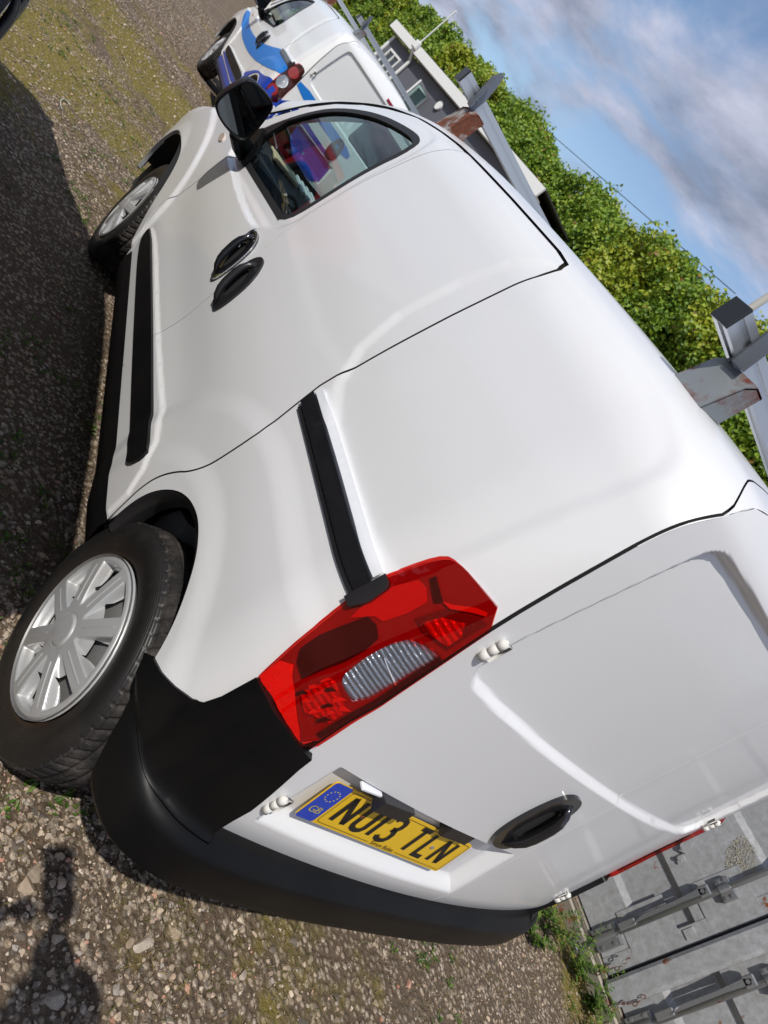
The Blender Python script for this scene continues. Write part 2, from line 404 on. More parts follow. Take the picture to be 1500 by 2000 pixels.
mat('galvanised', (.3, .32, .34), .5, metal=.6, fn=rust_fn(.28, .33, (.16, .045, .018), (.20, .22, .25)))
mat('alu', (.62, .64, .66), .34, metal=.9, bump=(40, .0001, 4))
mat('hinge_paint', (.5, .5, .5), .6, spec=.25, fn=lambda m, nt, b: LK(nt, mixc(nt, ramp(nt, noise(nt, 45, 5, .7).outputs['Fac'], [(.60, (0, 0, 0)), (.70, (1, 1, 1))]).outputs[0], (.62, .61, .58), (.24, .10, .045)), b.inputs['Base Color']))
mat('chrome', (.75, .76, .78), .08, metal=1.)
mat('lens_dark', (.035, .002, .003), .3); mat('lens_deep', (.13, .004, .005), .25); mat('lens_bright', (.50, .012, .014), .2, coat=.6)
mat('lens_red', (.235, .004, .007), .12, coat=1., coat_rough=.02, spec=.6)
mat('mirror_glass', (.10, .115, .13), .02, metal=1.)
mat('plate_yellow', (.72, .45, .012), .35, coat=.7)
mat('plate_blue', (.008, .045, .42), .35, coat=.7)
mat('plate_black', (.01, .01, .01), .4)
mat('plate_gold', (.62, .52, .12), .4)
mat('seat_cloth', (.03, .032, .036), .9, bump=(200, .0006, 3))
mat('dash', (.022, .023, .026), .55, bump=(400, .0003, 2))
mat('card', (.55, .47, .30), .8)
mat('white_plastic', (.72, .74, .78), .35, coat=.3)
mat('facet_red', (.85, .06, .03), .15, metal=.3, coat=1.)
mat('amber', (.62, .50, .42), .25, coat=1.)
mat('green_print', (.05, .22, .12), .5)
def glass_mat(name, tint=(.66, .80, .78), rough=0., ior=1.5):
    m = bpy.data.materials.new(name); m.use_nodes = True; nt = m.node_tree; nt.nodes.clear()
    o = N(nt, 'ShaderNodeOutputMaterial'); t = N(nt, 'ShaderNodeBsdfTransparent'); t.inputs[0].default_value = (*tint, 1)
    g = N(nt, 'ShaderNodeBsdfGlossy'); g.inputs['Roughness'].default_value = rough; g.inputs['Color'].default_value = (1, 1, 1, 1)
    f = N(nt, 'ShaderNodeFresnel'); x = N(nt, 'ShaderNodeMixShader'); ge = N(nt, 'ShaderNodeNewGeometry'); mr = N(nt, 'ShaderNodeMapRange'); mr.inputs['To Min'].default_value = ior; mr.inputs['To Max'].default_value = 1 / ior; LK(nt, ge.outputs['Backfacing'], mr.inputs['Value']); LK(nt, mr.outputs[0], f.inputs['IOR'])
    LK(nt, f.outputs[0], x.inputs[0]); LK(nt, t.outputs[0], x.inputs[1]); LK(nt, g.outputs[0], x.inputs[2]); LK(nt, x.outputs[0], o.inputs[0]); MATS[name] = m
glass_mat('car_glass')
glass_mat('lamp_lens_red', (.95, .20, .17), .02)
glass_mat('lamp_lens_clear', (.88, .9, .93), .02)
def reflector(name, col, sc):
    def f(m, nt, b):
        c = N(nt, 'ShaderNodeTexCoord'); mpn = N(nt, 'ShaderNodeMapping'); mpn.inputs['Scale'].default_value = (1, 1, 1.6); LK(nt, c.outputs['Object'], mpn.inputs[0])
        v = N(nt, 'ShaderNodeTexVoronoi', feature='F1'); v.inputs['Scale'].default_value = sc; LK(nt, mpn.outputs[0], v.inputs['Vector'])
        bp = N(nt, 'ShaderNodeBump'); bp.inputs['Distance'].default_value = .004; LK(nt, v.outputs['Distance'], bp.inputs['Height']); LK(nt, bp.outputs[0], b.inputs['Normal'])
    return mat(name, col, .16, metal=.85, fn=f)
def ridged(name, col, metal, rough, sc, dist_, vs):
    def f(m, nt, b):
        c = N(nt, 'ShaderNodeTexCoord'); wv = N(nt, 'ShaderNodeTexWave', wave_type='BANDS', bands_direction='Z'); wv.inputs['Scale'].default_value = sc; wv.inputs['Distortion'].default_value = 1.5; wv.inputs['Detail'].default_value = 1; wv.inputs['Detail Scale'].default_value = 8
        LK(nt, c.outputs['Object'], wv.inputs['Vector']); n = noise(nt, vs, 2, .5, vec=c.outputs['Object'])
        a = N(nt, 'ShaderNodeMath', operation='MULTIPLY_ADD'); LK(nt, wv.outputs['Fac'], a.inputs[0]); a.inputs[1].default_value = .35; LK(nt, n.outputs['Fac'], a.inputs[2])
        bp = N(nt, 'ShaderNodeBump'); bp.inputs['Distance'].default_value = dist_; LK(nt, a.outputs[0], bp.inputs['Height']); LK(nt, bp.outputs[0], b.inputs['Normal'])
    mat(name, col, rough, metal=metal, fn=f)
ridged('reflector_red', (.62, .03, .02), .4, .22, 26, .004, 24)
ridged('reflector_clear', (.36, .38, .43), .7, .2, 34, .0035, 20)
ridged('prism_red', (.85, .06, .035), .2, .4, 160, .002, 200)

# ------------------------------------------------------------------ shape of the van body (metres; x left is negative, y forward, rear axle at y 0)
_W = smooth1([.15, .30, .40, .50, .58, .66, .76, .86, .95, 1.04, 1.12, 1.25, 1.40, 1.55, 1.66, 1.74, 1.9],
             [.84, .862, .876, .887, .893, .894, .896, .898, .895, .887, .878, .862, .837, .808, .786, .766, .72])
_H = smooth1([-.62, -.55, -.48, -.40, -.30, -.1, .3, .8, 1.2, 1.5, 1.75, 2.0, 2.25, 2.5, 2.75, 2.9, 3.1, 3.3, 3.5, 3.62],
             [1.62, 1.69, 1.735, 1.757, 1.770, 1.783, 1.797, 1.803, 1.788, 1.745, 1.66, 1.545, 1.42, 1.285, 1.14, 1.07, 1.02, .95, .84, .62], 900, 21)
_RC = smooth1([.3, .7, .80, .92, 1.065, 1.25, 1.45, 1.6, 1.8], [.25, .25, .255, .272, .25, .20, .14, .11, .10], 300, 21)
def inset(y, z):
    y = np.asarray(y, float)
    a = np.clip((-.27 - y) / .27, 0, .97); r = _RC(z) * (1 - np.sqrt(1 - a * a))
    b = np.clip((y - 2.35) / 1.35, 0, .97); f = .30 * (1 - np.sqrt(1 - b ** 2.6))
    return r + f
def WW(y, z): return _W(z) - inset(y, z)
def smax(a, b, k):
    h = np.maximum(k - np.abs(a - b), 0) / k; return np.maximum(a, b) + h * h * k * .25
def FF_(x, z, y): return smax(np.abs(x) - WW(y, z), z - (_H(y) - .062 * (x / .6) ** 2), .13)
VC = 1.3 + .75 * math.pi / 2
ARCH_R = (0., .30); ARCH_F = (2.704, .30)
P_QREC = smoothpoly([(.30, 1.70), (-.10, 1.68), (-.30, 1.64), (-.39, 1.61), (-.42, 1.55), (-.40, 1.40), (-.39, 1.18), (-.37, 1.10), (.30, 1.10)], 2)
P_DREC = smoothpoly([(1.10, 1.645), (.80, 1.66), (.0, 1.66), (.0, 1.12), (1.0, 1.12), (1.12, 1.16), (1.16, 1.3)], 2)
P_BLIS = smoothpoly([(.55, .60), (.48, .74), (.36, .86), (.243, .928), (.13, .958), (0, .975), (-.2, .97), (-.7, .965), (-.7, .2), (.55, .2)], 2)
P_LOW = smoothpoly([(.29, .30), (.29, .64), (1.0, .597), (1.90, .575), (1.97, .50), (1.93, .30)], 2)
WIN = smoothpoly([(1.86, 1.03), (1.70, 1.047), (1.30, 1.092), (1.10, 1.112), (1.085, 1.24), (1.10, 1.42), (1.075, 1.575), (1.13, 1.603), (1.25, 1.592), (1.457, 1.552), (1.64, 1.487), (1.785, 1.41), (1.905, 1.295), (2.03, 1.12), (2.0, 1.04)], 2)
P_WREC = offset(WIN, -.045)
P_LEDGE = smoothpoly([(2.02, .985), (1.83, .985), (1.5, .995), (1.22, 1.018), (1.15, 1.05), (1.13, 1.12), (1.3, 1.15), (2.1, 1.15)], 2)
P_FB = smoothpoly([(1.96, .30), (1.98, .62), (2.12, .80), (2.38, .93), (2.75, .97), (3.2, .93), (3.7, .8), (3.7, .3)], 2)
def detail(y, z):
    U = np.c_[y, z]; D = np.zeros(len(y))
    D -= .0065 * ss(-sdf(U, P_QREC) / .036 + .4)
    D -= .002 * ss(-sdf(U, P_DREC) / .05 + .2) * ss((y - .1) / .1)
    D += .008 * ss(.5 - sdf(U, P_BLIS) / .075)
    D += .007 * ss(.5 - sdf(U, P_LOW) / .022)
    D -= .006 * ss(.5 - sdf(U, P_WREC) / .03)
    D -= .016 * ss(.5 - sdf(U, P_LEDGE) / .022)
    D += .014 * ss(.5 - sdf(U, P_FB) / .045)
    for cy, cz in (ARCH_R, ARCH_F):
        r = np.hypot(y - cy, z - cz); D += .008 * ss((.53 - r) / .08)
    # waist hollow along the doors
    D -= .0045 * np.exp(-((z - .70) / .09) ** 2) * ss((y - .35) / .3) * ss((2.1 - y) / .3)
    return D * ss((1.67 - z) / .04)
def wrap(y, v):
    """body skin: v is height up the left side, then runs over the roof and down the right side"""
    y = np.asarray(y, float); v = np.asarray(v, float)
    left = v <= VC; vv = np.where(left, v, 2 * VC - v)
    up = vv > 1.3; phi = np.clip((vv - 1.3) / .75, 0, math.pi / 2)
    cx = np.where(up, np.cos(phi), 1.); cz = np.where(up, np.sin(phi), 0.); z0 = np.where(up, 1.3, vv)
    lo = np.zeros_like(vv); hi = np.full_like(vv, 1.3)
    for _ in range(26):
        md = .5 * (lo + hi); f = FF_(md * cx, z0 + md * cz, y); hi = np.where(f > 0, md, hi); lo = np.where(f > 0, lo, md)
    r = .5 * (lo + hi); X = r * cx; Z = z0 + r * cz
    X = X + detail(y, Z) * np.where(up, np.clip(cx, 0, 1), 1.)
    return np.c_[np.where(left, -X, X), y, Z]
def side(y, z):
    y = np.asarray(y, float); z = np.asarray(z, float); lo = np.zeros_like(z); hi = np.full_like(z, 1.3)
    for _ in range(26):
        md = .5 * (lo + hi); f = FF_(md, z, y); hi = np.where(f > 0, md, hi); lo = np.where(f > 0, lo, md)
    return np.c_[-(.5 * (lo + hi) + detail(y, z)), y, z]
def top(x, y):
    x = np.asarray(x, float); y = np.asarray(y, float); lo = np.full_like(x, .3); hi = np.full_like(x, 2.2)
    for _ in range(26):
        md = .5 * (lo + hi); f = FF_(x, md, y); hi = np.where(f > 0, md, hi); lo = np.where(f > 0, lo, md)
    return np.c_[x, y, .5 * (lo + hi)]
def yz2v(p):
    """outline given as (y, z) on the left side -> (y, v)"""
    p = np.asarray(p, float); o = []
    for y, z in p:
        if z <= 1.3: o.append((y, z))
        else:
            x = side(np.array([y]), np.array([z]))[0, 0]; o.append((y, 1.3 + .75 * math.atan2(z - 1.3, -x)))
    return np.array(o)
def yx2v(y, x):
    z = top(np.array([x]), np.array([y]))[0, 2]; return (y, 1.3 + .75 * math.atan2(z - 1.3, -x))
_B = smooth1([.30, .42, .52, .62, .75, .95, 1.2, 1.5, 1.6, 1.68, 1.73, 1.765, 1.80],
             [-.525, -.535, -.562, -.580, -.574, -.563, -.555, -.548, -.542, -.497, -.445, -.385, -.29], 600, 17)
P_RREC = smoothpoly([(-.655, 1.125), (-.70, 1.15), (-.712, 1.22), (-.69, 1.40), (-.668, 1.545), (-.655, 1.572), (-.62, 1.585), (0, 1.60), (.62, 1.585), (.655, 1.572), (.668, 1.545), (.69, 1.40), (.712, 1.22), (.70, 1.15), (.655, 1.125), (0, 1.118)], 2)
RFIX = np.zeros((0, 3))
def rear(x, z):
    x = np.asarray(x, float); z = np.asarray(z, float)
    y = _B(z) + .085 * x * x + .02 * x ** 4
    if len(RFIX):
        q = np.c_[np.abs(x), z]; d2 = ((q[:, None, :] - RFIX[None, :, :2]) ** 2).sum(2); w_ = np.exp(-d2 / (2 * .022 ** 2)) + 1e-9; y = y + (w_ * RFIX[:, 2]).sum(1) / w_.sum(1) * ss(1 - (np.sqrt(d2.min(1)) - .004) / .13)
    d = sdf(np.c_[x, z], P_RREC)
    wdt = np.interp(z, [1.0, 1.16, 1.3, 1.5], [.019, .018, .014, .018])
    D = .017 * ss(.5 - d / wdt)
    # pressed pocket for the number plate
    pk = np.minimum(np.minimum(ss((z - .628) / .042), ss((.838 - z) / .010)), np.minimum(ss((x + .675) / .035), ss((.05 - x - (z - .65) * .1) / .05)))
    D += .030 * pk
    return np.c_[x, y + D, z]

ADAPT += [wrap, side, rear]
GAPB = [(.205, 1.20), (.204, 1.10), (.172, .955), (.160, .920), (.168, .82), (.190, .735), (.236, .68), (.268, .62), (.276, .56), (.274, .50), (.272, .425)]
GAPA = [(.955, 1.680), (.972, 1.655), (.990, 1.61), (1.010, 1.52), (1.03, 1.423), (1.04, 1.235), (1.005, 1.066), (.965, .951), (.955, .844), (.972, .725), (1.0, .617), (1.006, .55), (1.004, .425)]
GAPF = [(1.90, .425), (1.956, .475), (2.018, .537), (2.049, .584), (2.035, .66), (1.99, .775), (1.962, .85), (1.953, .95), (1.96, 1.0)]
DTOP = [(2.03, 1.06), (2.10, 1.115), (2.02, 1.23), (1.92, 1.345), (1.80, 1.445), (1.66, 1.523), (1.50, 1.585), (1.331, 1.640), (1.152, 1.668), (1.04, 1.678), (.985, 1.680)]
SLIDE = [(.93, 1.683), (.60, 1.686), (.30, 1.684), (.235, 1.678), (.203, 1.655), (.196, 1.61), (.203, 1.42)] + GAPB + GAPA[::-1]
FDOOR = GAPA[:] + GAPF + DTOP
ARCHR = [(.252, .43), (.254, .475), (.248, .531), (.232, .590), (.205, .640), (.160, .690), (.105, .726), (.040, .748), (-.015, .752), (-.085, .742), (-.148, .716), (-.205, .683), (-.25, .645), (-.282, .605)]
ARCHF = [(1.93, .385), (2.099, .516), (2.235, .641), (2.355, .716), (2.485, .754), (2.641, .757), (2.80, .742), (2.93, .690), (3.03, .60), (3.10, .48), (3.13, .36)]

def smooth_open(p, it=2):
    p = [np.array(q, float) for q in p]
    for _ in range(it):
        q = [p[0]]
        for a, b in zip(p[:-1], p[1:]): q += [.75 * a + .25 * b, .25 * a + .75 * b]
        p = q + [p[-1]]
    return [tuple(q) for q in p]
ARCHR = smooth_open(ARCHR); ARCHF = smooth_open(ARCHF)
GAPB = GAPB[:2] + smooth_open(GAPB[2:], 2)
SLIDE = SLIDE[:7] + GAPB + GAPA[::-1]
def _edge():
    es = []
    for z in list(np.linspace(.50, 1.56, 16)) + [1.59, 1.61, 1.63, 1.645, 1.655]:
        lo, hi = -.53, -.30
        for _ in range(30):
            y = .5 * (lo + hi); x = side(np.array([y]), np.array([z]))[0, 0]; g = rear(np.array([x]), np.array([z]))[0, 1] - y
            if g > 0: lo = y
            else: hi = y
        es.append((x, y, z))
    et = []
    for x in (-.70, -.66, -.60, -.52, -.42, -.30, -.15, 0.):
        lo, hi = -.53, -.25
        for _ in range(30):
            y = .5 * (lo + hi); z = top(np.array([x]), np.array([y]))[0, 2]; g = rear(np.array([x]), np.array([z]))[0, 1] - y
            if g > 0: lo = y
            else: hi = y
        et.append((x, y, z))
    return np.array(es), np.array(et)
EDS, EDT = _edge()
# the seam runs round the upper corner onto the side and along the roof, a little ahead of where the two skins meet
_ss = yz2v([(-.4995, 1.48), (-.500, 1.53), (-.499, 1.575), (-.492, 1.605), (-.480, 1.628), (-.462, 1.646)])
_v = list(_ss[:, 1]); _y = list(_ss[:, 0]); _v0 = _v[-1]
for dv, yy in ((.022, -.441), (.045, -.420), (.075, -.403), (.12, -.390), (.20, -.379), (.35, -.370), (.55, -.364)): _v.append(_v0 + dv); _y.append(yy)
_v.append(VC + .01); _y.append(-.360)
_n = np.array([tuple(yz2v([(y, z)])[0]) for x, y, z in EDS if z > 1.44] + [yx2v(y, x) for x, y, z in EDT]); _n = _n[np.argsort(_n[:, 1])]
SV = np.r_[np.linspace(_v[0], _v0 + .15, 26), np.linspace(_v0 + .2, VC, 8)]
NAT = np.interp(SV, _n[:, 1], _n[:, 0]); SEAM = np.maximum(np.interp(SV, _v, _y), NAT + .0008)
def build_van(root, d=1):
    """every part of one van as children of root"""
    P = lambda n, m_: None
    sp = .022
    # ---- main shell: left and right rear quarters, roof, door-top strips, windscreen pillars
    L = [(-.49, .44)]
    rearL = [(y + .003, z) for x, y, z in EDS if .80 < z < 1.46]
    lv = list(map(tuple, yz2v(rearL))) + [(a + .003, b) for a, b in zip(SEAM[:-1], SV[:-1])]
    tr_ = []
    front = [yx2v(1.60, -.0), yx2v(1.605, -.25), yx2v(1.63, -.45), yx2v(1.68, -.60), yx2v(1.76, -.672)]
    for yy, xx in ((1.90, -.70), (2.05, -.715), (2.18, -.725)): front.append(yx2v(yy, xx))
    dt = [(2.115, 1.20), (2.04, 1.26), (1.93, 1.362), (1.81, 1.462), (1.67, 1.540), (1.50, 1.602), (1.331, 1.648), (1.152, 1.676), (1.04, 1.687), (.93, 1.690), (.60, 1.693), (.30, 1.691), (.228, 1.683), (.196, 1.659), (.190, 1.615), (.1975, 1.42)]
    dt = list(map(tuple, yz2v(dt)))
    gb = [(y - .0050, z) for y, z in GAPB[:-1]]
    half = [(-.49, .44)] + lv + tr_ + [(SEAM[-1] + .003, VC)]
    lowL = dt + gb + [(.264, .47), (.262, .44)] + [q for q in ARCHR if q[1] > .46 or q[0] < 0]
    mir = lambda q: [(a, 2 * VC - b) for a, b in q]
    left_all = lowL + [(-.31, .60), (-.49, .60)] + half[1:]          # ... ends roof rear centre
    full = left_all + mir(left_all)[::-1]
    fr = front[::-1]
    full = [(2.14, 1.22)][:0] + left_all + mir(left_all)[::-1] + mir(front[::-1])[:] + front[:]
    # order: left side (front top -> sill -> rear -> roof centre), right side back to its front top, then the windscreen edge right to left
    shell = panel('body_shell', full, wrap, sp, 'white_paint', root, flange=.008, edge='inner_dark')
    for mi in (False, True):
        panel('sliding_door', SLIDE, side, .020, 'white_paint', root, gap=.0012, flange=.008, mirror=mi, edge='inner_dark')
        fd = panel('front_door', FDOOR, side, .020, 'white_paint', root, holes=[WIN], gap=.002, flange=.012, mirror=mi)
        WG = offset(WIN, .019)
        seal = panel('window_seal', offset(WIN, -.004), side, .02, 'black_rubber', fd, holes=[WG], flange=.016, mirror=mi, lift=.001)
        seal.parent = root
        panel('door_window', offset(WIN, .013), side, .04, 'car_glass', root, flange=0, mirror=mi, lift=-.008)
        bar = panel('quarter_trim', [(1.925, 1.035), (1.985, 1.035), (2.03, 1.09), (1.93, 1.25), (1.905, 1.27)], side, .03, 'black_plastic', root, flange=.01, mirror=mi, lift=.002)
        fn_ = [(y + .003, z) for y, z in GAPF] + [(2.02, 1.045), (2.20, 1.045), (2.5, 1.02), (2.85, .985), (3.2, .93), (3.45, .84), (3.50, .62), (3.48, .40), (3.14, .36)] + ARCHF[::-1][1:] 
        panel('front_wing', fn_, side, .025, 'white_paint', root, flange=.02, mirror=mi)
        # pillar foot between wing and windscreen
        panel('pillar_foot', [(2.03, 1.06), (2.21, 1.058), (2.55, 1.03), (2.50, 1.09), (2.17, 1.23), (2.125, 1.195)], side, .03, 'white_paint', root, flange=.01, mirror=mi, lift=-.001)
        # black sill
        sb = MB(); ys = np.linspace(.28, 1.95, 12); sg = 1 if mi else -1
        for a, b in zip(ys[:-1], ys[1:]):
            xa = -side(np.array([a]), np.array([.42]))[0, 0]; xb = -side(np.array([b]), np.array([.42]))[0, 0]
            sb.add([(sg * (xa - .008), a, .425), (sg * (xb - .008), b, .425), (sg * (xb - .004), b, .385), (sg * (xa - .004), a, .385), (sg * (xb - .02), b, .315), (sg * (xa - .02), a, .315), (sg * (xb - .09), b, .30), (sg * (xa - .09), a, .30)],
                   [(0, 1, 2, 3), (3, 2, 4, 5), (5, 4, 6, 7)] if not mi else [(3, 2, 1, 0), (5, 4, 2, 3), (7, 6, 4, 5)])
        sb.build('sill', 'black_plastic', root, True)
        mo = smoothpoly([(1.905, .556), (1.45, .570), (1.0, .583), (.39, .596), (.368, .572), (.385, .530), (.42, .507), (.97, .492), (1.48, .484), (1.73, .482), (1.87, .490), (1.91, .522)], 1)
        panel('side_moulding', mo, side, .025, 'black_plastic', root, flange=.012, mirror=mi, lift=.009)
        # sliding door rail: black channel with a white cap along its top
        ra = [(.178, 1.108), (-.05, 1.112), (-.36, 1.116), (-.36, 1.098), (-.05, 1.094), (.178, 1.090)]
        panel('rail_cap', ra, side, .03, 'white_plastic', root, flange=.010, mirror=mi, lift=.010)
        rb = [(.180, 1.086), (-.372, 1.093), (-.376, 1.058), (.176, 1.050)]
        rl = panel('door_rail', rb, side, .03, 'gloss_black', root, flange=.014, mirror=mi, lift=.010)
        rc = panel('rail_lower_strip', [(.166, 1.047), (-.378, 1.055), (-.378, 1.046), (.166, 1.038)], side, .03, 'satin_black', root, flange=.012, mirror=mi, lift=.006)
        ec = np.array([(-.366, 1.119), (-.366, 1.040), (-.384, 1.040), (-.392, 1.075), (-.388, 1.112), (-.380, 1.119)])
        panel('rail_end_cap', ec, side, .02, 'satin_black', root, flange=.018, mirror=mi, lift=.016)
        # handles
        for kind, out, mt in (('front', [(1.035, .842), (1.065, .846), (1.132, .900), (1.162, .975), (1.142, 1.030), (1.10, 1.040), (1.040, 1.020), (1.010, .960), (1.010, .875)], 'gloss_black'),
                              ('slide', [(.855, .837), (.905, .842), (.968, .895), (.975, .99), (.945, 1.035), (.900, 1.035), (.840, .985), (.824, .905), (.832, .85)], 'satin_black')):
            o1 = smoothpoly(out, 2); cy = o1.mean(0)
            bz = panel('door_handle', o1, side, .012, mt, root, flange=.010, mirror=mi, lift=.007, holes=[cy + (o1 - cy) * [.46, .50]])
            panel('handle_cup', cy + (o1 - cy) * [.62, .66], side, .02, 'inner_dark', bz, flange=0, mirror=mi, lift=.0015)
            g = MB(); a = np.array([cy[0], cy[1] - .075]); pts = []
            for t in np.linspace(-1, 1, 9):
                yy = cy[0] + .012 * (1 - t * t) + .022 * t; zz = cy[1] + t * .082; xs = -side(np.array([yy]), np.array([zz]))[0, 0] + .004 + .022 * (1 - t ** 4)
                pts.append(((1 if mi else -1) * xs, yy, zz))
            g.tube(pts, [.007, .010, .012, .013, .013, .013, .012, .010, .007], 8)
            g.build('handle_grip', 'chrome' if kind == 'front' and False else mt, bz, True)
            if kind == 'front':
                rim = panel('chrome_rim', cy + (o1 - cy) * 1.0, side, .02, 'chrome', bz, flange=.004, mirror=mi, lift=.0085, holes=[cy + (o1 - cy) * [.90, .955] + [.003, -.003]])
                g = MB(); pts = []
                for t in np.linspace(.0, 1, 7):
                    yy = cy[0] + .02 + .045 * math.sin(t * 2.2); zz = cy[1] + .02 + t * .072; xs = -side(np.array([yy]), np.array([zz]))[0, 0] + .009
                    pts.append(((1 if mi else -1) * xs, yy, zz))
                g.tube(pts, .0045, 6); g.build('chrome_edge', 'chrome', bz, True)
    # ---- windscreen and bonnet
    sc = smoothpoly([(-.66, 1.79), (-.55, 1.70), (0, 1.62), (.55, 1.70), (.66, 1.79), (.70, 2.15), (.70, 2.5), (.45, 2.80), (0, 2.88), (-.45, 2.80), (-.70, 2.5), (-.70, 2.15)], 1)
    panel('windscreen', sc, top, .06, 'car_glass', root, flange=0, lift=-.004)
    panel('windscreen_surround', offset(sc, -.06), top, .05, 'satin_black', root, holes=[offset(sc, .02)], flange=0, lift=-.012)
    bn = [(-.76, 2.52), (-.50, 2.84), (0, 2.93), (.50, 2.84), (.76, 2.52), (.74, 3.0), (.60, 3.35), (0, 3.56), (-.60, 3.35), (-.74, 3.0)]
    panel('bonnet', smoothpoly(bn, 1), top, .05, 'white_paint', root, flange=.02)
    fb = MB(); fb.box((-.60, 3.2, .25), (.60, 3.58, .62), .06); fb.box((-.56, 3.2, .60), (.56, 3.5, .80), .05); fb.build('front_bumper', 'white_paint', root, True)
    # ---- rear doors
    LE = [(x + float(np.interp(z, [1.0, 1.3, 1.46, 1.50], [.003, .0035, .003, .0004])), z) for x, y, z in EDS]
    tp = [(x, z - .0004) for k, (x, y, z) in enumerate(EDT[:-1])]
    sm = .05
    left_door = LE + tp + [(0., EDT[-1][2] - .0004), (sm - .0012, EDT[-1][2] - .0004), (sm - .0012, .485), (0, .485), (-.3, .487), (-.55, .492)]
    right_door = [(sm + .0012, .485), (.3, .487), (.55, .492)] + [(-x, z) for x, z in LE] + [(-x, z) for x, z in tp] + [(sm + .0012, EDT[-1][2] - .0004)]
    rd = panel('rear_door', left_door, rear, .016, 'white_paint', root, flange=.014, flip=False, edge='inner_dark')
    rd['label'] = 'left rear door with number plate and black handle'
    rd2 = panel('rear_door', right_door, rear, .020, 'white_paint', root, flange=.014, flip=False)
    rd2['label'] = 'right rear door, narrower and plain'
    pc_ = [(a - .0012, b) for a, b in zip(SEAM[:-1], SV[:-1])]; nc_ = [(min(a, c_ - .0025), b) for a, b, c_ in zip(NAT[:-1], SV[:-1], SEAM[:-1])]
    cap = panel('door_top_flange', pc_ + [(SEAM[-1] - .0012, VC)] + [(a, 2 * VC - b) for a, b in pc_[::-1]] + [(a, 2 * VC - b) for a, b in nc_] + [(NAT[-1], VC)] + nc_[::-1], wrap, .016, 'white_paint', rd, flange=.006, edge='inner_dark', lift=-.0003)
    # white seal strip showing in the joint of the doors
    st = MB(); zs = np.linspace(.49, 1.74, 30)
    for a, b in zip(zs[:-1], zs[1:]):
        ya = rear(np.array([sm]), np.array([a]))[0, 1] + .0015; yb = rear(np.array([sm]), np.array([b]))[0, 1] + .0015
        st.add([(sm - .004, ya, a), (sm + .004, ya, a), (sm + .004, yb, b), (sm - .004, yb, b)], [(0, 1, 2, 3)])
    st.build('door_seal', 'hinge_paint', root, True)
    # black rubber strip seen in the gap between side and rear doors
    for s_ in (-1, 1):
        g = MB(); E_ = [q for q in LE if .60 < q[1] < 1.40]
        for (xa, za), (xb, zb) in zip(E_[:-1], E_[1:]):
            ya = rear(np.array([xa]), np.array([za]))[0, 1] + .012; yb = rear(np.array([xb]), np.array([zb]))[0, 1] + .012
            g.add([(s_ * (-xa - .03), ya, za), (s_ * (-xa + .004), ya, za), (s_ * (-xb + .004), yb, zb), (s_ * (-xb - .03), yb, zb)], [(0, 1, 2, 3)])
        g.build('door_gap_rubber', 'black_rubber', root, True)
    # rear door handle
    hd = smoothpoly([(-.135, .853), (-.165, .885), (-.178, .97), (-.165, 1.06), (-.13, 1.082), (-.09, 1.076), (-.058, 1.035), (-.035, .93), (-.05, .865), (-.09, .848)], 2)
    hc = hd.mean(0)
    hr = panel('rear_door_handle', hd, rear, .012, 'gloss_black', rd, flange=.014, lift=.010, holes=[hc + (hd - hc) * [.48, .55]])
    panel('handle_cup', hc + (hd - hc) * [.62, .66], rear, .02, 'inner_dark', hr, flange=0, lift=.0015)
    g = MB(); pts = []
    for t in np.linspace(-1, 1, 9):
        xx = hc[0] + .018 * (1 - t * t) + .004; zz = hc[1] + t * .092; yy = rear(np.array([xx]), np.array([zz]))[0, 1] - .006 - .020 * (1 - t ** 4); pts.append((xx, yy, zz))
    g.tube(pts, [.007, .010, .013, .014, .014, .014, .013, .010, .007], 8); g.build('handle_grip', 'gloss_black', hr, True)
    # hinges
    for s_ in (-1, 1):
        for hx, hz in ((.688, .695), (.735, 1.205)):
            y0 = rear(np.array([s_ * hx]), np.array([hz]))[0, 1]; g = MB()
            yk = y0 - .006
            for za, zb, rr_ in ((-.026, -.0095, .0085), (-.0085, .0085, .0078), (.0095, .026, .0085)): g.tube([(s_ * hx, yk, hz + za), (s_ * hx, yk, hz + zb)], rr_, 14)
            g.tube([(s_ * hx, yk, hz - .029), (s_ * hx, yk, hz + .029)], .0035, 8)
            g.box((s_ * (hx - .002), yk - .001, hz - .024), (s_ * (hx - .026), y0 + .004, hz + .024), .0015)
            g.build('door_hinge', 'hinge_paint', root, True)
    # small print at the foot of the right rear door
    pr = MB()
    for r in range(3):
        for k in range(9):
            xa = .56 + k * .012 + (r % 2) * .004; za = .535 + r * .009; ya = rear(np.array([xa]), np.array([za]))[0, 1] - .001
            pr.add([(xa, ya, za), (xa + .008, ya, za), (xa + .008, ya, za + .004), (xa, ya, za + .004)], [(0, 1, 2, 3)])
    pr.build('small_sticker', 'green_print', rd2)
    # ---- inner liners that close the gaps
    lin = lambda y, z: side(y, z) * [1, 1, 1] + np.c_[np.full(len(np.atleast_1d(y)), .018), np.zeros(len(np.atleast_1d(y))), np.zeros(len(np.atleast_1d(y)))]
    rl_ = lambda x, z: rear(x, z) + np.c_[np.zeros(len(x)), np.full(len(x), .035), np.zeros(len(x))]
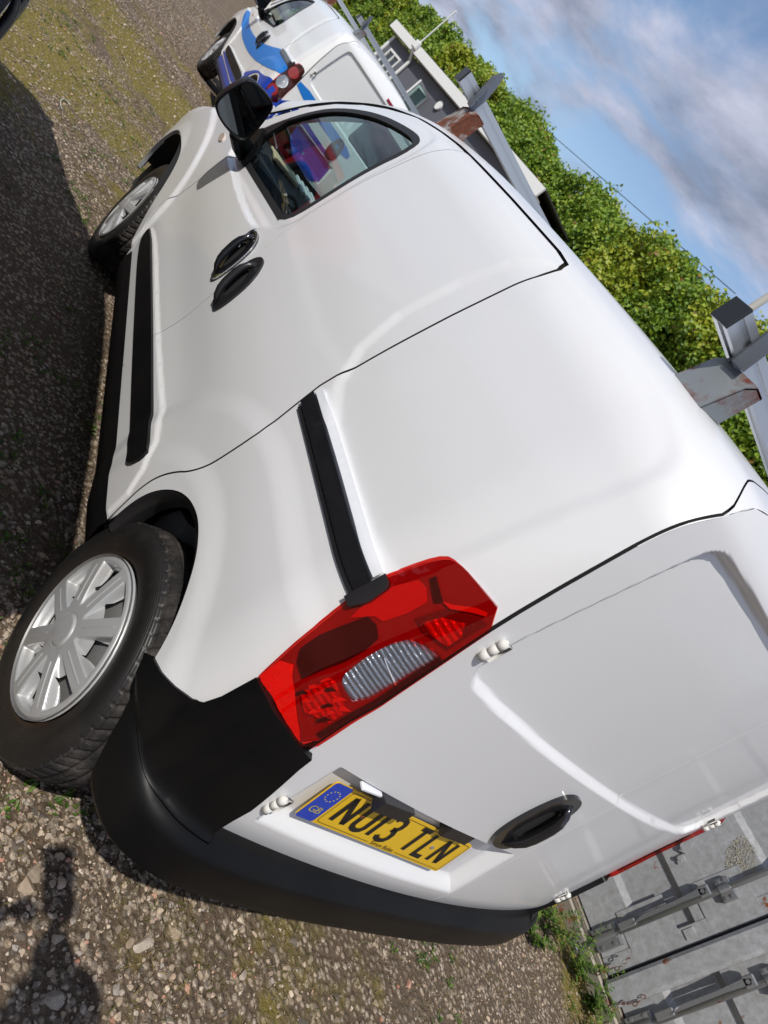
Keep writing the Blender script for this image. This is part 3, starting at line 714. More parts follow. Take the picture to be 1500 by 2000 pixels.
    for mi in (False, True):
        panel('inner_liner', [(-.44, .45), (-.44, 1.60), (.97, 1.63), (.99, 1.5), (1.04, 1.235), (1.02, 1.09), (1.95, 1.01), (2.1, 1.01), (2.1, .60), (1.95, .44), (.36, .44), (.33, .60), (.22, .735), (0, .80), (-.22, .735), (-.30, .60)], lin, .06, 'inner_dark', root, flange=0, mirror=mi, flip=True)
        # wheel housings
        for (cy, cz), r0 in ((ARCH_R, .425), (ARCH_F, .425)):
            n = 28; V = []; Fc = []; s_ = 1 if mi else -1
            for k in range(n + 1):
                a = math.pi * (.10 + .70 * k / n)
                yy = cy + .04 + (r0 + .01) * math.cos(a); zz = cz + (r0 + .01) * math.sin(a)
                yo = cy + (r0 + .012) * math.cos(a); zo = cz + (r0 + .012) * math.sin(a)
                xo = -side(np.array([np.clip(yo, -.3, 3.3)]), np.array([max(zo, .3)]))[0, 0] - .012 if cy < 1 else -side(np.array([np.clip(yo, 1.9, 3.2)]), np.array([max(zo, .3)]))[0, 0] - .014
                V += [(s_ * xo, yo, zo), (s_ * .60, yo, zo), (s_ * .60, cy, cz)]
            for k in range(n): Fc += [(3 * k, 3 * k + 1, 3 * k + 4, 3 * k + 3), (3 * k + 1, 3 * k + 2, 3 * k + 4)]
            make('wheel_housing', V, Fc, 'inner_dark', root, True)
        # black lips round the arches
        for arc, nm in ((ARCHR, 'arch_lip'), (ARCHF[:15], 'arch_lip')):
            A = resample(arc, .03, False); B = np.array([(a[0] + (c_[0] - a[0]) * .045, a[1] + (c_[1] - a[1]) * .045) for a, c_ in ((a, (ARCH_R if arc is ARCHR else ARCH_F)) for a in A)])
            XA = side(A[:, 0], A[:, 1]); XB = side(B[:, 0], B[:, 1]); s_ = -1. if mi else 1.
            XA[:, 0] += .003; XB[:, 0] += .012; XC = XB.copy(); XC[:, 0] += .045
            V = np.concatenate([XA, XB, XC]) * [s_, 1, 1]; n = len(A); Fc = [(i, i + 1, n + i + 1, n + i) for i in range(n - 1)] + [(n + i, n + i + 1, 2 * n + i + 1, 2 * n + i) for i in range(n - 1)]
            make(nm, V, Fc, 'satin_black', root, True)
    panel('rear_liner', [(-.70, .45), (.70, .45), (.74, 1.2), (.72, 1.6), (.5, 1.69), (-.5, 1.69), (-.72, 1.6), (-.74, 1.2)], rl_, .08, 'inner_dark', root, flange=0)
    ub = MB(); ub.box((-.60, -.48, .26), (.60, 3.3, .40)); ub.box((-.80, .46, .26), (.80, 2.2, .43)); ub.box((-.70, -.50, .44), (.70, -.44, .54))
    ub.box((-.74, .955, .42), (.74, .975, 1.55)); ub.box((-.78, 3.16, .24), (.78, 3.3, .9)); ub.build('floor_pan', 'inner_dark', root)
    # inner mudguard piece seen in front of the rear wheel
    g = MB(); g.prism([(.26, .42), (.30, .50), (.27, .575), (.20, .60), (.16, .54), (.20, .44)], -.79, -.62, lambda u, v, w_: (w_, u, v)); g.build('inner_flap', 'steel_grey', root)
    # ---- bumper
    pc = [(-.900, -.24), (-.901, -.33), (-.897, -.40), (-.880, -.468), (-.845, -.523), (-.79, -.560), (-.70, -.588), (-.5, -.608), (-.25, -.617), (0, -.619)]
    pc = np.array(pc + [(-x, y) for x, y in pc[:-1][::-1]]); sg = np.r_[0, np.cumsum(np.linalg.norm(np.diff(pc, axis=0), axis=1))]
    sfx = smooth1(sg, pc[:, 0], 500, 15); sfy = smooth1(sg, pc[:, 1], 500, 15); SL = sg[-1]
    oz = smooth1([.30, .41, .425, .445, .50, .538, .552, .564, .60, .70, .84, .9], [-.12, -.030, -.010, .0, -.001, -.006, -.018, -.040, -.043, -.040, -.042, -.046], 500, 7)
    def bump(s_, z):
        s_ = np.asarray(s_, float); z = np.asarray(z, float); e = .004
        tx = sfx(s_ + e) - sfx(s_ - e); ty = sfy(s_ + e) - sfy(s_ - e); l = np.hypot(tx, ty); nx, ny = ty / l, -tx / l
        # outward normal of a left->rear->right path
        sgn = np.where(nx * sfx(s_) + ny * (sfy(s_) - .5) > 0, 1., -1.); nx *= sgn; ny *= sgn
        o = oz(z); side_w = ss((np.abs(sfx(s_)) - .84) / .05)
        o = np.where(z > .53, o * (1 - .62 * side_w), o)
        X = sfx(s_) + nx * o; Y = sfy(s_) + ny * o
        bx = -side(Y, z)[:, 0] + .007; k = ss((z - .54) / .04) * ss((Y + .53) / .05)
        ax = np.abs(X); ax = ax + k * (np.maximum(ax, bx) - ax)
        return np.c_[np.sign(X) * ax, Y, z]
    lowp = [(.19, .428), (.24, .420), (.36, .416), (SL / 2, .413), (SL - .36, .416), (SL - .24, .420), (SL - .19, .428)]
    bar = panel('rear_bumper', [(s_, z) for s_, z in lowp] + [(SL - .10, .52), (SL - .058, .555), (SL - sg[6] + .022, .555), (SL - sg[6] + .018, .563), (SL / 2, .563), (sg[6] - .018, .563), (sg[6] - .022, .555), (.058, .555), (.10, .52)], bump, .02, 'black_plastic', root, flange=.05)
    # horn pieces: from the arch round the corner up to the lamp
    for k in (0, 1):
        # s along side: y=-.24 -> s=0
        s_of = lambda y: np.interp(-y, -pc[:6, 1], sg[:6]); s_r = sg[6] - .008
        top_ = [(s_of(-.245), .600), (s_of(-.267), .622), (s_of(-.31), .640), (s_of(-.35), .662), (s_of(-.385), .688), (s_of(-.405), .715), (s_of(-.414), .755), (s_of(-.418), .835), (s_of(-.46), .842), (s_of(-.515), .838), (sg[5] + .029, .832), (sg[5] + .034, .80), (sg[5] + .050, .735), (sg[5] + .067, .66), (sg[5] + .072, .556)]
        hp = [(.055, .556), (.030, .585)] + top_
        if k: hp = [(SL - a, b) for a, b in hp]
        panel('bumper_corner', hp, bump, .016, 'black_plastic', root, flange=.03)
    # step ledge between door foot and bumper
    g = MB(); nS = 60; V = []
    for i in range(nS + 1):
        s_ = sg[6] - .09 + (SL - 2 * sg[6] + .18) * i / nS; a = bump(np.array([s_]), np.array([.563]))[0]; x = a[0]
        yin = rear(np.array([np.clip(x, -.72, .72)]), np.array([.53]))[0, 1] + .015
        V += [tuple(a), (x, a[1] + .35 * (yin - a[1]), .566), (x, yin - .006, .560), (x, yin, .545), (x, yin + .02, .45)]
    g.add(V, [(5 * i + j, 5 * (i + 1) + j, 5 * (i + 1) + j + 1, 5 * i + j + 1) for i in range(nS) for j in range(4)]); g.build('bumper_step', 'black_plastic', root, True)
    # ---- mirrors
    for s_ in (-1, 1):
        sec = smoothpoly([(-1.085, 1.078), (-1.112, 1.100), (-1.112, 1.160), (-1.096, 1.240), (-1.078, 1.260), (-1.02, 1.272), (-.975, 1.272), (-.956, 1.255), (-.945, 1.200), (-.934, 1.120), (-.944, 1.085), (-.985, 1.070), (-1.04, 1.068)], 1); c0 = sec.mean(0); sec = c0 + (sec - c0) * .94; V = []; Fc = []; n = len(sec)
        for yy, k, m_ in ((1.748, 1.0, 0), (1.742, .93, 0), (1.765, .86, 0)): pass
        rings = [(1.760, .90), (1.748, .925), (1.746, .965), (1.752, .995), (1.775, 1.0), (1.81, .985), (1.835, .93), (1.852, .80), (1.862, .55), (1.865, .2)]
        for yy, k in rings:
            for q in sec: p = c0 + (q - c0) * k; V.append((-s_ * p[0], yy, p[1]))
        for i in range(len(rings) - 1):
            for k in range(n): k2 = (k + 1) % n; Fc.append((i * n + k, (i + 1) * n + k, (i + 1) * n + k2, i * n + k2))
        Fc.append(tuple((len(rings) - 1) * n + k for k in range(n)))
        mh = make('door_mirror', V, Fc, 'black_plastic', root, True)
        gl = MB(); gl.add([(-s_ * (c0 + (q - c0) * .915)[0], 1.7555 + ((q - c0)[0]) * .10, (c0 + (q - c0) * .915)[1]) for q in sec], [tuple(range(n))]); gl.build('mirror_glass', 'mirror_glass', mh)
        a = MB(); a.tube([(s_ * .86, 1.93, 1.05), (s_ * .905, 1.885, 1.06), (s_ * .955, 1.84, 1.085), (s_ * 1.0, 1.82, 1.12)], [.045, .040, .036, .03], 10)
        a.prism([(1.80, 1.028), (2.04, 1.045), (2.07, 1.09), (1.965, 1.16), (1.90, 1.12)], .858, .882, lambda u, v, w_: (s_ * w_, u, v)); a.build('mirror_arm', 'black_plastic', mh, False)
        ind = panel('side_repeater', smoothpoly([(2.175, .955), (2.25, .955), (2.255, .985), (2.18, .985)], 1), side, .03, 'amber', root, flange=.008, lift=.006, mirror=s_ > 0)
    # ---- cabin
    g = MB(); g.prism([(1.95, .95), (2.05, 1.04), (2.35, 1.09), (2.75, 1.05), (2.8, .5), (2.0, .5)], -.76, .76, lambda u, v, w_: (w_, u, v)); g.box((.10, 1.93, .98), (.66, 2.2, 1.13), .04); g.build('dashboard', 'dash', root)
    for s_ in (-1, 1):
        g = MB(); g.box((s_ * .40 - .23, 1.05, .62), (s_ * .40 + .23, 1.55, .76), .04); g.box((s_ * .40 - .22, .99, .72), (s_ * .40 + .22, 1.12, 1.24), .045); se = g.build('seat', 'seat_cloth', root, True)
        g = MB(); g.box((s_ * .40 - .125, 1.0, 1.27), (s_ * .40 + .125, 1.09, 1.47), .04); g.build('headrest', 'seat_cloth', se, True)
    sw = MB(); cx_, cy_, cz_ = .38, 1.72, 1.02; pts = []
    tl = math.radians(28)
    for k in range(33):
        a = 2 * math.pi * k / 32; pts.append((cx_ + .185 * math.cos(a), cy_ + .185 * math.sin(a) * math.sin(tl) * 1., cz_ + .185 * math.sin(a) * math.cos(tl)))
    sw.tube(pts, .016, 8, caps=False)
    for a in (0, math.pi, -math.pi / 2): sw.tube([(cx_, cy_ + .02, cz_), (cx_ + .18 * math.cos(a), cy_ + .18 * math.sin(a) * math.sin(tl), cz_ + .18 * math.sin(a) * math.cos(tl))], .02, 6)
    sw.tube([(cx_, cy_ - .02, cz_), (cx_, cy_ + .03, cz_)], .065, 12); sw.tube([(cx_, cy_, cz_), (cx_, cy_ + .35, cz_ - .1)], .04, 8)
    sw.build('steering_wheel', 'satin_black', root, True)
    g = MB(); g.box((-.68, 2.25, 1.078), (-.52, 2.42, 1.094), .003); g.build('paperwork', 'card', root)
    g = MB()
    for k in range(4): g.box((-.50 + k * .035, 2.22, 1.085), (-.485 + k * .035, 2.45, 1.10), .002)
    g.build('white_tubes', 'white_plastic', root)
    g = MB(); g.box((-.62, 2.02, 1.40), (-.30, 2.045, 1.56), .01); g.build('sun_visor', 'seat_cloth', root)
    for vx in (-.56, .56):
        g = MB(); pts = [(vx + .05 * math.cos(a), 2.045 + .012 * math.sin(a), 1.015 + .05 * math.sin(a)) for a in np.linspace(0, 2 * math.pi, 25)]
        g.tube(pts, .010, 6, caps=False); g.tube([(vx, 2.04, 1.01), (vx, 2.07, 1.015)], .03, 12); g.build('air_vent', 'satin_black', root)
    return dict(shell=shell, rd=rd)

def build_wheel(parent, cx, cy, cz, s_, steer=0.):
    """s_=-1 left wheel (face looks to -x)"""
    wh = empty('wheel', (cx, cy, cz), steer, parent)
    wd = .195; R = .3175; n = 720
    # tyre profile: (x from outer face inwards, radius)
    pr = [(.030, .200), (.014, .206), (.004, .222), (-.004, .245), (-.006, .262), (-.003, .280), (.004, .294), (.010, .3005), (.014, .3045), (.018, .3085)]
    tread = []
    for k in range(33): x = .020 + (wd - .040) * k / 32; tread.append((x, .3175 - .010 * (abs(x - wd / 2) / (wd / 2 - .02)) ** 3))
    pr2 = [(wd - a, b) for a, b in pr[::-1]]
    prof = np.array(pr + tread + pr2); m_ = len(prof); th = np.arange(n) * 2 * math.pi / n
    V = np.zeros((m_, n, 3))
    for i, (x, r) in enumerate(prof):
        rr = np.full(n, r)
        if len(pr) <= i < len(pr) + 33:
            k = i - len(pr)
            if k in (7, 8, 15, 16, 17, 24, 25): rr -= .007
            elif k < 7 or k > 25:
                ph = (th * 60 / (2 * math.pi) + (k * .09 if k < 7 else -k * .09)) % 1; rr -= .006 * (ph < .2)
            else:
                ph = (th * 45 / (2 * math.pi) + k * .12) % 1; rr -= .003 * (ph < .14)
        elif i in (8, 9) or i in (m_ - 9, m_ - 10):
            ph = (th * 60 / (2 * math.pi)) % 1; rr -= .004 * (ph < .2)
        xx = np.full(n, x)
        if i in (6,): xx -= .0015
        V[i, :, 0] = (xx) * (-s_) ; V[i, :, 1] = rr * np.cos(th); V[i, :, 2] = rr * np.sin(th)
    idx = np.arange(m_ * n).reshape(m_, n); a = idx[:-1]; b = idx[1:]
    F = np.stack([a, np.roll(a, -1, 1), np.roll(b, -1, 1), b], -1).reshape(-1, 4)
    if s_ > 0: F = F[:, ::-1]
    fi = np.arange(len(F)) // n; make('tyre', V.reshape(-1, 3), np.ascontiguousarray(F), ['tyre_side', 'tyre_rubber'], wh, True, midx=((fi >= 8) & (fi <= m_ - 10)).astype(int))
    # hubcap: polar relief with eight spokes; openings between them
    nr, na = (84, 768) if (s_ < 0 and cy < 1) else (46, 384); rs = np.linspace(.0, .2065, nr); A = np.arange(na) * 2 * math.pi / na
    Rg, Ag = np.meshgrid(rs, A, indexing='ij')
    ph = ((Ag - math.radians(27)) / (math.pi / 4)) % 1; ph = np.minimum(ph, 1 - ph)   # 0 at spoke centre .. .5 mid gap
    arc = ph * (math.pi / 4) * Rg; half_w = .0215 + .004 * (Rg / .2)
    sp_ = ss((half_w - arc) / .006 + .5); ring = ss((Rg - .180) / .008); hub = ss((.075 - Rg) / .012)
    on = np.maximum(np.maximum(sp_, ring), hub)
    dome = .018 * (1 - (Rg / .2065) ** 2)
    gap_slope = -.004 - .026 * ss((Rg - .06) / .10)
    h = dome + on * .0 + (1 - on) * gap_slope
    h -= .0022 * np.exp(-(arc / .0016) ** 2) * (Rg > .075) * (Rg < .180) * -1
    h += .004 * ss((.040 - Rg) / .003) - .003 * np.exp(-((Rg - .042) / .0016) ** 2)
    h -= .010 * ss((Rg - .198) / .008)
    hole = (on < .25) & (Rg > .112) & (Rg < .172) & (ph > .27)
    V = np.stack([s_ * (h + .002), Rg * np.cos(Ag), Rg * np.sin(Ag)], -1).reshape(-1, 3)
    idx = np.arange(nr * na).reshape(nr, na); a = idx[:-1]; b = idx[1:]
    F = np.stack([a, b, np.roll(b, -1, 1), np.roll(a, -1, 1)], -1); hm = hole[:-1] | hole[1:] | np.roll(hole, -1, 1)[:-1]
    F = F[~hm].reshape(-1, 4)
    if s_ < 0: F = F[:, ::-1]
    # F built with na varying fastest; orientation follows the side
    make('hubcap', V, np.ascontiguousarray(F), 'silver_plastic', wh, True)
    # steel rim behind
    g = MB(); nn = 48
    prf = [(.208, -.004), (.200, .012), (.190, .035), (.175, .045), (.13, .030), (.09, .022), (.05, .028), (0.001, .028)]
    V = []
    for r, dx_ in prf:
        for k in range(nn): t = 2 * math.pi * k / nn; V.append((-s_ * dx_, r * math.cos(t), r * math.sin(t)))
    Fc = []
    for i in range(len(prf) - 1):
        for k in range(nn):
            k2 = (k + 1) % nn; f = (i * nn + k, i * nn + k2, (i + 1) * nn + k2, (i + 1) * nn + k); Fc.append(f if s_ < 0 else f[::-1])
    g.add(V, Fc)
    for k in range(4):
        t = math.pi / 4 + k * math.pi / 2; g.tube([(-s_ * .024, .05 * math.cos(t), .05 * math.sin(t)), (-s_ * .005, .05 * math.cos(t), .05 * math.sin(t))], .010, 6)
    g.build('rim', 'steel_grey', wh, True)
    g = MB(); g.tube([(-s_ * .05, 0, 0), (-s_ * .19, 0, 0)], [.15, .15], 20); g.build('brake_drum', 'rusty_steel', wh, True)
    return wh

# ---- number plate lettering as strokes (unit cell 50 x 79 mm)
GL = {'N': [[(0, 0), (0, 79)], [(0, 79), (36, 0)], [(36, 0), (36, 79)]], 'U': [[(0, 79), (0, 14), (5, 4), (14, 0), (22, 0), (31, 4), (36, 14), (36, 79)]],
      '1': [[(0, 0), (0, 79)]], '3': [[(0, 68), (5, 76), (14, 79), (22, 79), (31, 75), (35, 66), (35, 54), (30, 45), (18, 42)], [(18, 42), (31, 38), (36, 27), (36, 14), (31, 4), (22, 0), (14, 0), (4, 4), (0, 13)]],
      'T': [[(0, 79), (38, 79)], [(19, 79), (19, 0)]], 'L': [[(0, 79), (0, 0), (32, 0)]]}
def ribbon(mb, pts, wd, fn):
    pts = [np.array(p, float) for p in pts]; n = len(pts); Lp = []; Rp = []
    for i in range(n):
        a = pts[max(i - 1, 0)]; b = pts[min(i + 1, n - 1)]
        if 0 < i < n - 1:
            d1 = pts[i] - a; d2 = b - pts[i]; d1 /= np.linalg.norm(d1); d2 /= np.linalg.norm(d2); t = d1 + d2; t /= np.linalg.norm(t) + 1e-9; k = 1 / max(.4, (t @ d1))
        else: t = b - a; t /= np.linalg.norm(t); k = 1
        nn = np.array([-t[1], t[0]]) * wd / 2 * k; p = pts[i].copy()
        if i == 0: p = p - t * wd * .5 * (1 if n < 3 or True else 0) * .0
        Lp.append(p + nn); Rp.append(p - nn)
    V = [fn(*q) for q in Lp + Rp]; mb.add(V, [(i, i + 1, n + i + 1, n + i)[::-1] for i in range(n - 1)])
def text_mesh(name, body, size, M, material, parent):
    cu = bpy.data.curves.new(name, 'FONT'); cu.body = body; cu.size = size; cu.align_x = 'CENTER'; cu.fill_mode = 'FRONT'
    to = bpy.data.objects.new(name, cu); me = bpy.data.meshes.new_from_object(to); bpy.data.objects.remove(to); bpy.data.curves.remove(cu)
    me.transform(M); me.materials.append(MATS[material]); o = bpy.data.objects.new(name, me); COL.objects.link(o); o.parent = parent; return o

LY = lambda z: float(np.interp(z, EDS[:, 2], EDS[:, 1])) + .002
def build_lamp(parent, mirror=False):
    out = smoothpoly([(-.412, .832), (-.400, .901), (-.390, .959), (-.380, .992), (-.371, 1.059), (-.367, 1.122), (-.374, 1.185), (-.386, 1.222), (-.404, 1.236), (-.428, 1.244), (LY(1.257), 1.257), (LY(1.127), 1.127), (LY(.967), .967), (LY(.824), .824), (-.470, .818), (-.430, .818)], 1)
    base = panel('tail_lamp', out, side, .012, 'lens_red', parent, flange=.012, mirror=mirror, lift=.001)
    mk = lambda n, o, m_, l, sp=.012, fl=.0, h=(): panel(n, o, side, sp, m_, base, flange=fl, mirror=mirror, lift=l, holes=h)
    clear = smoothpoly([(-.457, .985), (-.452, 1.044), (-.456, 1.096), (-.468, 1.116), (-.488, 1.130), (-.4915, 1.130), (-.4925, 1.05), (-.4935, .962), (-.478, .960), (-.464, .966)], 1)
    mk('clear_reflector', clear, 'reflector_clear', .004, .008)
    mk('side_reflector', [(-.432, .829), (-.410, .838), (-.405, .885), (-.420, .905), (-.432, .893), (-.452, .882), (-.473, .865), (-.493, .848), (LY(.835) + .006, .832), (-.480, .826)], 'prism_red', .0045)
    mk('bright_band', [(-.397, 1.030), (-.389, 1.065), (-.386, 1.12), (-.396, 1.165), (-.412, 1.170), (-.430, 1.160), (-.430, 1.12), (-.424, 1.078), (-.412, 1.070)], 'lens_bright', .004)
    mk('shade_patch', [(-.405, .928), (-.399, .97), (-.400, 1.0), (-.407, 1.060), (-.425, 1.066), (-.441, 1.057), (-.446, 1.03), (-.447, .985), (-.444, .93), (-.442, .905), (-.419, .912)], 'lens_dark', .004)  # flat dark colour painted for the shade in the lamp's hollows
    mk('dark_stripe', [(-.402, 1.183), (-.404, 1.194), (-.441, 1.183), (-.436, 1.170)], 'lens_dark', .005)
    mk('shade_patch', [(-.441, 1.128), (-.448, 1.176), (-.480, 1.222), (-.490, 1.224), (LY(1.18) + .006, 1.179), (LY(1.15) + .006, 1.146), (-.460, 1.128)], 'lens_deep', .004)
    mk('upper_reflector', [(-.450, 1.136), (-.456, 1.168), (-.476, 1.196), (-.487, 1.178), (-.488, 1.150), (-.470, 1.138)], 'reflector_red', .006)
    mk('ridge', [(-.439, 1.183), (-.449, 1.194), (-.466, 1.224), (-.478, 1.236), (-.481, 1.231), (-.470, 1.216), (-.452, 1.187)], 'facet_red', .006)
    mk('edge_strip', [(LY(1.13) + .001, 1.13), (LY(1.13) + .007, 1.13), (LY(1.0) + .006, 1.0), (LY(.87) + .007, .87), (LY(.87) + .001, .87)], 'lens_dark', .006)
    mk('lower_reflector', [(-.455, .890), (-.458, .935), (-.462, .955), (-.474, .950), (LY(.94) + .008, .94), (LY(.90) + .008, .90), (-.478, .876)], 'reflector_red', .005)
    rg = np.random.default_rng(3)
    for k in range(12):
        a = np.array([-.452 - .012 * (k % 4) - .004 * rg.random(), .884 + .022 * (k // 4) + .008 * rg.random()]); d_ = np.array([-.004 - .006 * rg.random(), .012 + .010 * rg.random()])
        if a[0] + d_[0] < LY(a[1]) + .006: continue
        mk('facet', [tuple(a), (a[0] + d_[0] * .4, a[1] - .004), (a[0] + d_[0], a[1] + d_[1]), (a[0] + d_[0] * .2, a[1] + d_[1] * .7)], 'facet_red' if k % 3 else 'lens_dark', .0075)
    mk('lens_line', [(-.466, 1.048), (-.4645, 1.050), (LY(1.042) + .006, 1.040), (LY(1.042) + .006, 1.037)], 'white_plastic', .006)
    mk('outer_lens', offset(out, -.001), 'lamp_lens_red', .013, .010, .016, [clear])
    mk('clear_lens', offset(clear, .0008), 'lamp_lens_clear', .0135, .008)
    return base

def build_plate(van):
    M = Matrix.Translation((-.3647, -.5437, .7404)) @ Matrix.Rotation(-.0571, 4, 'Z') @ Matrix.Rotation(-.15, 4, 'X')
    fn = lambda y_: (lambda u, v: tuple(M @ Vector((u / 1000, y_, v / 1000))))
    pl = MB()
    rr = smoothpoly([(-260, -55.5), (260, -55.5), (260, 55.5), (-260, 55.5)], 0)
    def rrect(x0, z0, x1, z1, r, n=4):
        o = []
        for cx, cz, a0 in ((x1 - r, z0 + r, -90), (x1 - r, z1 - r, 0), (x0 + r, z1 - r, 90), (x0 + r, z0 + r, 180)):
            for k in range(n + 1): a = math.radians(a0 + 90 * k / n); o.append((cx + r * math.cos(a), cz + r * math.sin(a)))
        return o
    pl.prism(rrect(-260, -55.5, 260, 55.5, 8), 0, .003, lambda u, v, w_: tuple(M @ Vector((u / 1000, -w_ + .0, v / 1000))))
    p = pl.build('number_plate', 'plate_yellow', van)
    b = MB(); b.add([fn(-.0034)(*q) for q in rrect(-259.5, -55, -207, 55, 7)], [tuple(range(20))]); b.build('blue_band', 'plate_blue', p)
    g = MB()
    for k in range(12):
        a = k * math.pi / 6; cx, cz = -233 + 15 * math.cos(a), 20 + 15 * math.sin(a); q = []
        for j in range(10):
            r = 2.6 if j % 2 == 0 else 1.1; t = math.pi / 2 + j * math.pi / 5; q.append(fn(-.0040)(cx + r * math.cos(t), cz + r * math.sin(t)))
        g.add(q, [tuple(range(10))])
    g.build('ring_of_stars', 'plate_gold', p)
    TM = lambda x, z, y_: M @ Matrix.Translation((x / 1000, y_, z / 1000)) @ Matrix.Rotation(math.pi / 2, 4, 'X')
    for dx_ in (-.35, 0, .35): text_mesh('gb_letters', 'GB', .026, TM(-233 + dx_, -32, -.0040 - abs(dx_) * .0001), 'plate_gold', p)
    x = -183.; fl = fn(-.0042)
    for ch in 'NU13 TLN':
        if ch == ' ': x += 30; continue
        wd_ = {'1': 14, 'T': 50, 'L': 46, '3': 50}.get(ch, 50)
        g = MB(); off = 7 if ch != 'T' else 6
        for st in GL[ch]:
            st = [(a, -1 if ch == 'N' and False else b_) for a, b_ in st]
            z0 = lambda v: 4.5 + v * (74 / 79.) - 37.
            ribbon(g, [(x + off + a, z0(b_)) for a, b_ in st], 13.5, fl)
        # square stroke ends
        o = g.build('plate_letter', 'plate_black', p); x += wd_ + 11
    bz = MB(); q = rrect(-201, -48, 254, 49, 8); q.append(q[0])
    for a, b_ in zip(q[:-1], q[1:]):
        if abs(a[1] + 48) < .1 and abs(b_[1] + 48) < .1:
            ribbon(bz, [a if a[0] < b_[0] else b_, (-28, -48)], 1.2, fl); ribbon(bz, [(70, -48), b_ if a[0] < b_[0] else a], 1.2, fl)
        else: ribbon(bz, [a, b_], 1.2, fl)
    bz.build('plate_border', 'plate_black', p)
    text_mesh('dealer_lettering', 'Simon Bailes', .0165, TM(21, -51, -.0042), 'plate_black', p)
    for sx in (-118, 150):
        g = MB(); g.tube([fn(-.003)(sx, 6), fn(-.0065)(sx, 6)], .0045, 10); g.build('plate_screw', 'rusty_steel', p)
    for x0, x1 in ((-.538, -.432), (-.280, -.172)):
        g = MB(); g.prism([(-.530, .838), (-.530, .818), (-.548, .808), (-.560, .802), (-.566, .806), (-.563, .838)], x0, x1, lambda u, v, w_: (w_, u, v)); g.build('plate_lamp', 'satin_black', van)
    g = MB(); g.box((-.60, -.548, .826), (-.10, -.530, .834), .002); g.build('lamp_strip', 'white_plastic', van)

def build_rack(van):
    for y0, z0, kk in ((-.165, 1.822, 0), (1.43, 1.838, 1)):
        g = MB(); hw = .0235; c_ = [(-hw, -hw), (hw, -hw), (hw, hw), (.007, hw), (.006, hw - .008), (-.006, hw - .008), (-.007, hw), (-hw, hw)]
        c_ = [(-hw, -hw), (hw, -hw), (hw, hw), (-hw, hw)]
        c_ = [(-hw, -hw), (-.008, -hw), (-.008, -hw + .004), (.008, -hw + .004), (.008, -hw), (hw, -hw), (hw, hw), (.008, hw), (.008, hw - .004), (-.008, hw - .004), (-.008, hw), (-hw, hw), (-hw, .008), (-hw + .004, .008), (-hw + .004, -.008), (-hw, -.008)]
        g.prism(c_, -.735, .735, lambda u, v, w_: (w_, y0 + u, z0 + v)); bar = g.build('roof_bar', 'alu', van)
        for s_ in (-1, 1):
            e = MB(); e.box((s_ * .735, y0 - hw - .001, z0 - hw - .001), (s_ * .742, y0 + hw + .001, z0 + hw + .001), .001); e.build('end_cap', 'satin_black', bar)
            # folded steel foot from the roof edge up to the bar
            zf = lambda x, y: top(np.array([x]), np.array([y]))[0, 2]
            b = MB(); ys = (y0 - .085, y0 + .012); V = []
            xr = .672; zr = zf(.672, y0) - .006
            pts = [(xr, zr), (.664, zr + .030), (.650, z0 - hw - .022), (.632, z0 - hw - .003), (.600, z0 - hw - .002)]
            for yy in ys:
                for x_, z_ in pts: V.append((s_ * x_, yy, z_))
            for yy in ys:
                for x_, z_ in pts: V.append((s_ * (x_ - .004), yy, z_ - .004))
            n = len(pts); F = []
            for i in range(n - 1): F += [(i, i + 1, n + i + 1, n + i), (2 * n + i, 3 * n + i, 3 * n + i + 1, 2 * n + i + 1), (i, 2 * n + i, 2 * n + i + 1, i + 1), (n + i, n + i + 1, 3 * n + i + 1, 3 * n + i)]
            b.add(V, F)
            # triangular web turned in at the rear edge
            yw = ys[0] + .002
            b.prism([(xr, zr), (.664, zr + .030), (.650, z0 - hw - .022), (.632, z0 - hw - .004), (.60, z0 - hw - .003), (.605, zf(.605, y0) - .002), (.64, zf(.64, y0) - .004)], yw - .002, yw + .002, lambda u, v, w_: (s_ * (u - .003), w_, v))
            b.box((s_ * .60, ys[1] - .02, z0 - hw - .006), (s_ * .56, y0 + .03, z0 - hw - .001)); b.build('bar_bracket', 'rusty_steel' if kk else 'worn_zinc', bar)
            # upright load stop: bent plate bolted to the bar
            u = MB(); xs = .655; 
            u.prism([(xs - .024, z0 - .034), (xs + .010, z0 - .034), (xs + .020, z0 + .03), (xs + .026, z0 + .075), (xs + .016, z0 + .105), (xs + .0, z0 + .107), (xs - .014, z0 + .07), (xs - .024, z0 + .02)], y0 - hw - .005, y0 - hw - .001, lambda a, c2, w_: (s_ * a, w_, c2))
            u.prism([(xs + .010, z0 - .034), (xs + .020, z0 + .03), (xs + .026, z0 + .075), (xs + .023, z0 + .076), (xs + .017, z0 + .03), (xs + .007, z0 - .034)], y0 - hw - .040, y0 - hw - .002, lambda a, c2, w_: (s_ * a, w_, c2))
            u.tube([(s_ * (xs - .004), y0 - hw - .004, z0), (s_ * (xs - .004), y0 - hw - .018, z0)], .008, 6)
            u.build('load_stop', 'galvanised', bar)
            k = MB(); k.tube([(s_ * .63, y0, z0 - hw - .001), (s_ * .63, y0, z0 - hw - .022)], .009, 6); k.build('bolt', 'galvanised', bar)

# ------------------------------------------------------------------ van in front
van = empty('parked_van')
tag(van, 'white panel van nearest the camera with black rear bumper and yellow number plate', 'van', 'vans parked in the yard')
info = build_van(van)
build_lamp(van); build_lamp(van, True)
for cx, cy, s_, st in ((-.777, 0, -1, 0), (.777, 0, 1, 0)): pass
build_wheel(van, -.873, 0, .3, -1); build_wheel(van, .873, 0, .3, 1)
build_wheel(van, -.838, 2.704, .302, -1, -.05); build_wheel(van, .838, 2.704, .302, 1, -.05)
build_plate(van); build_rack(van)

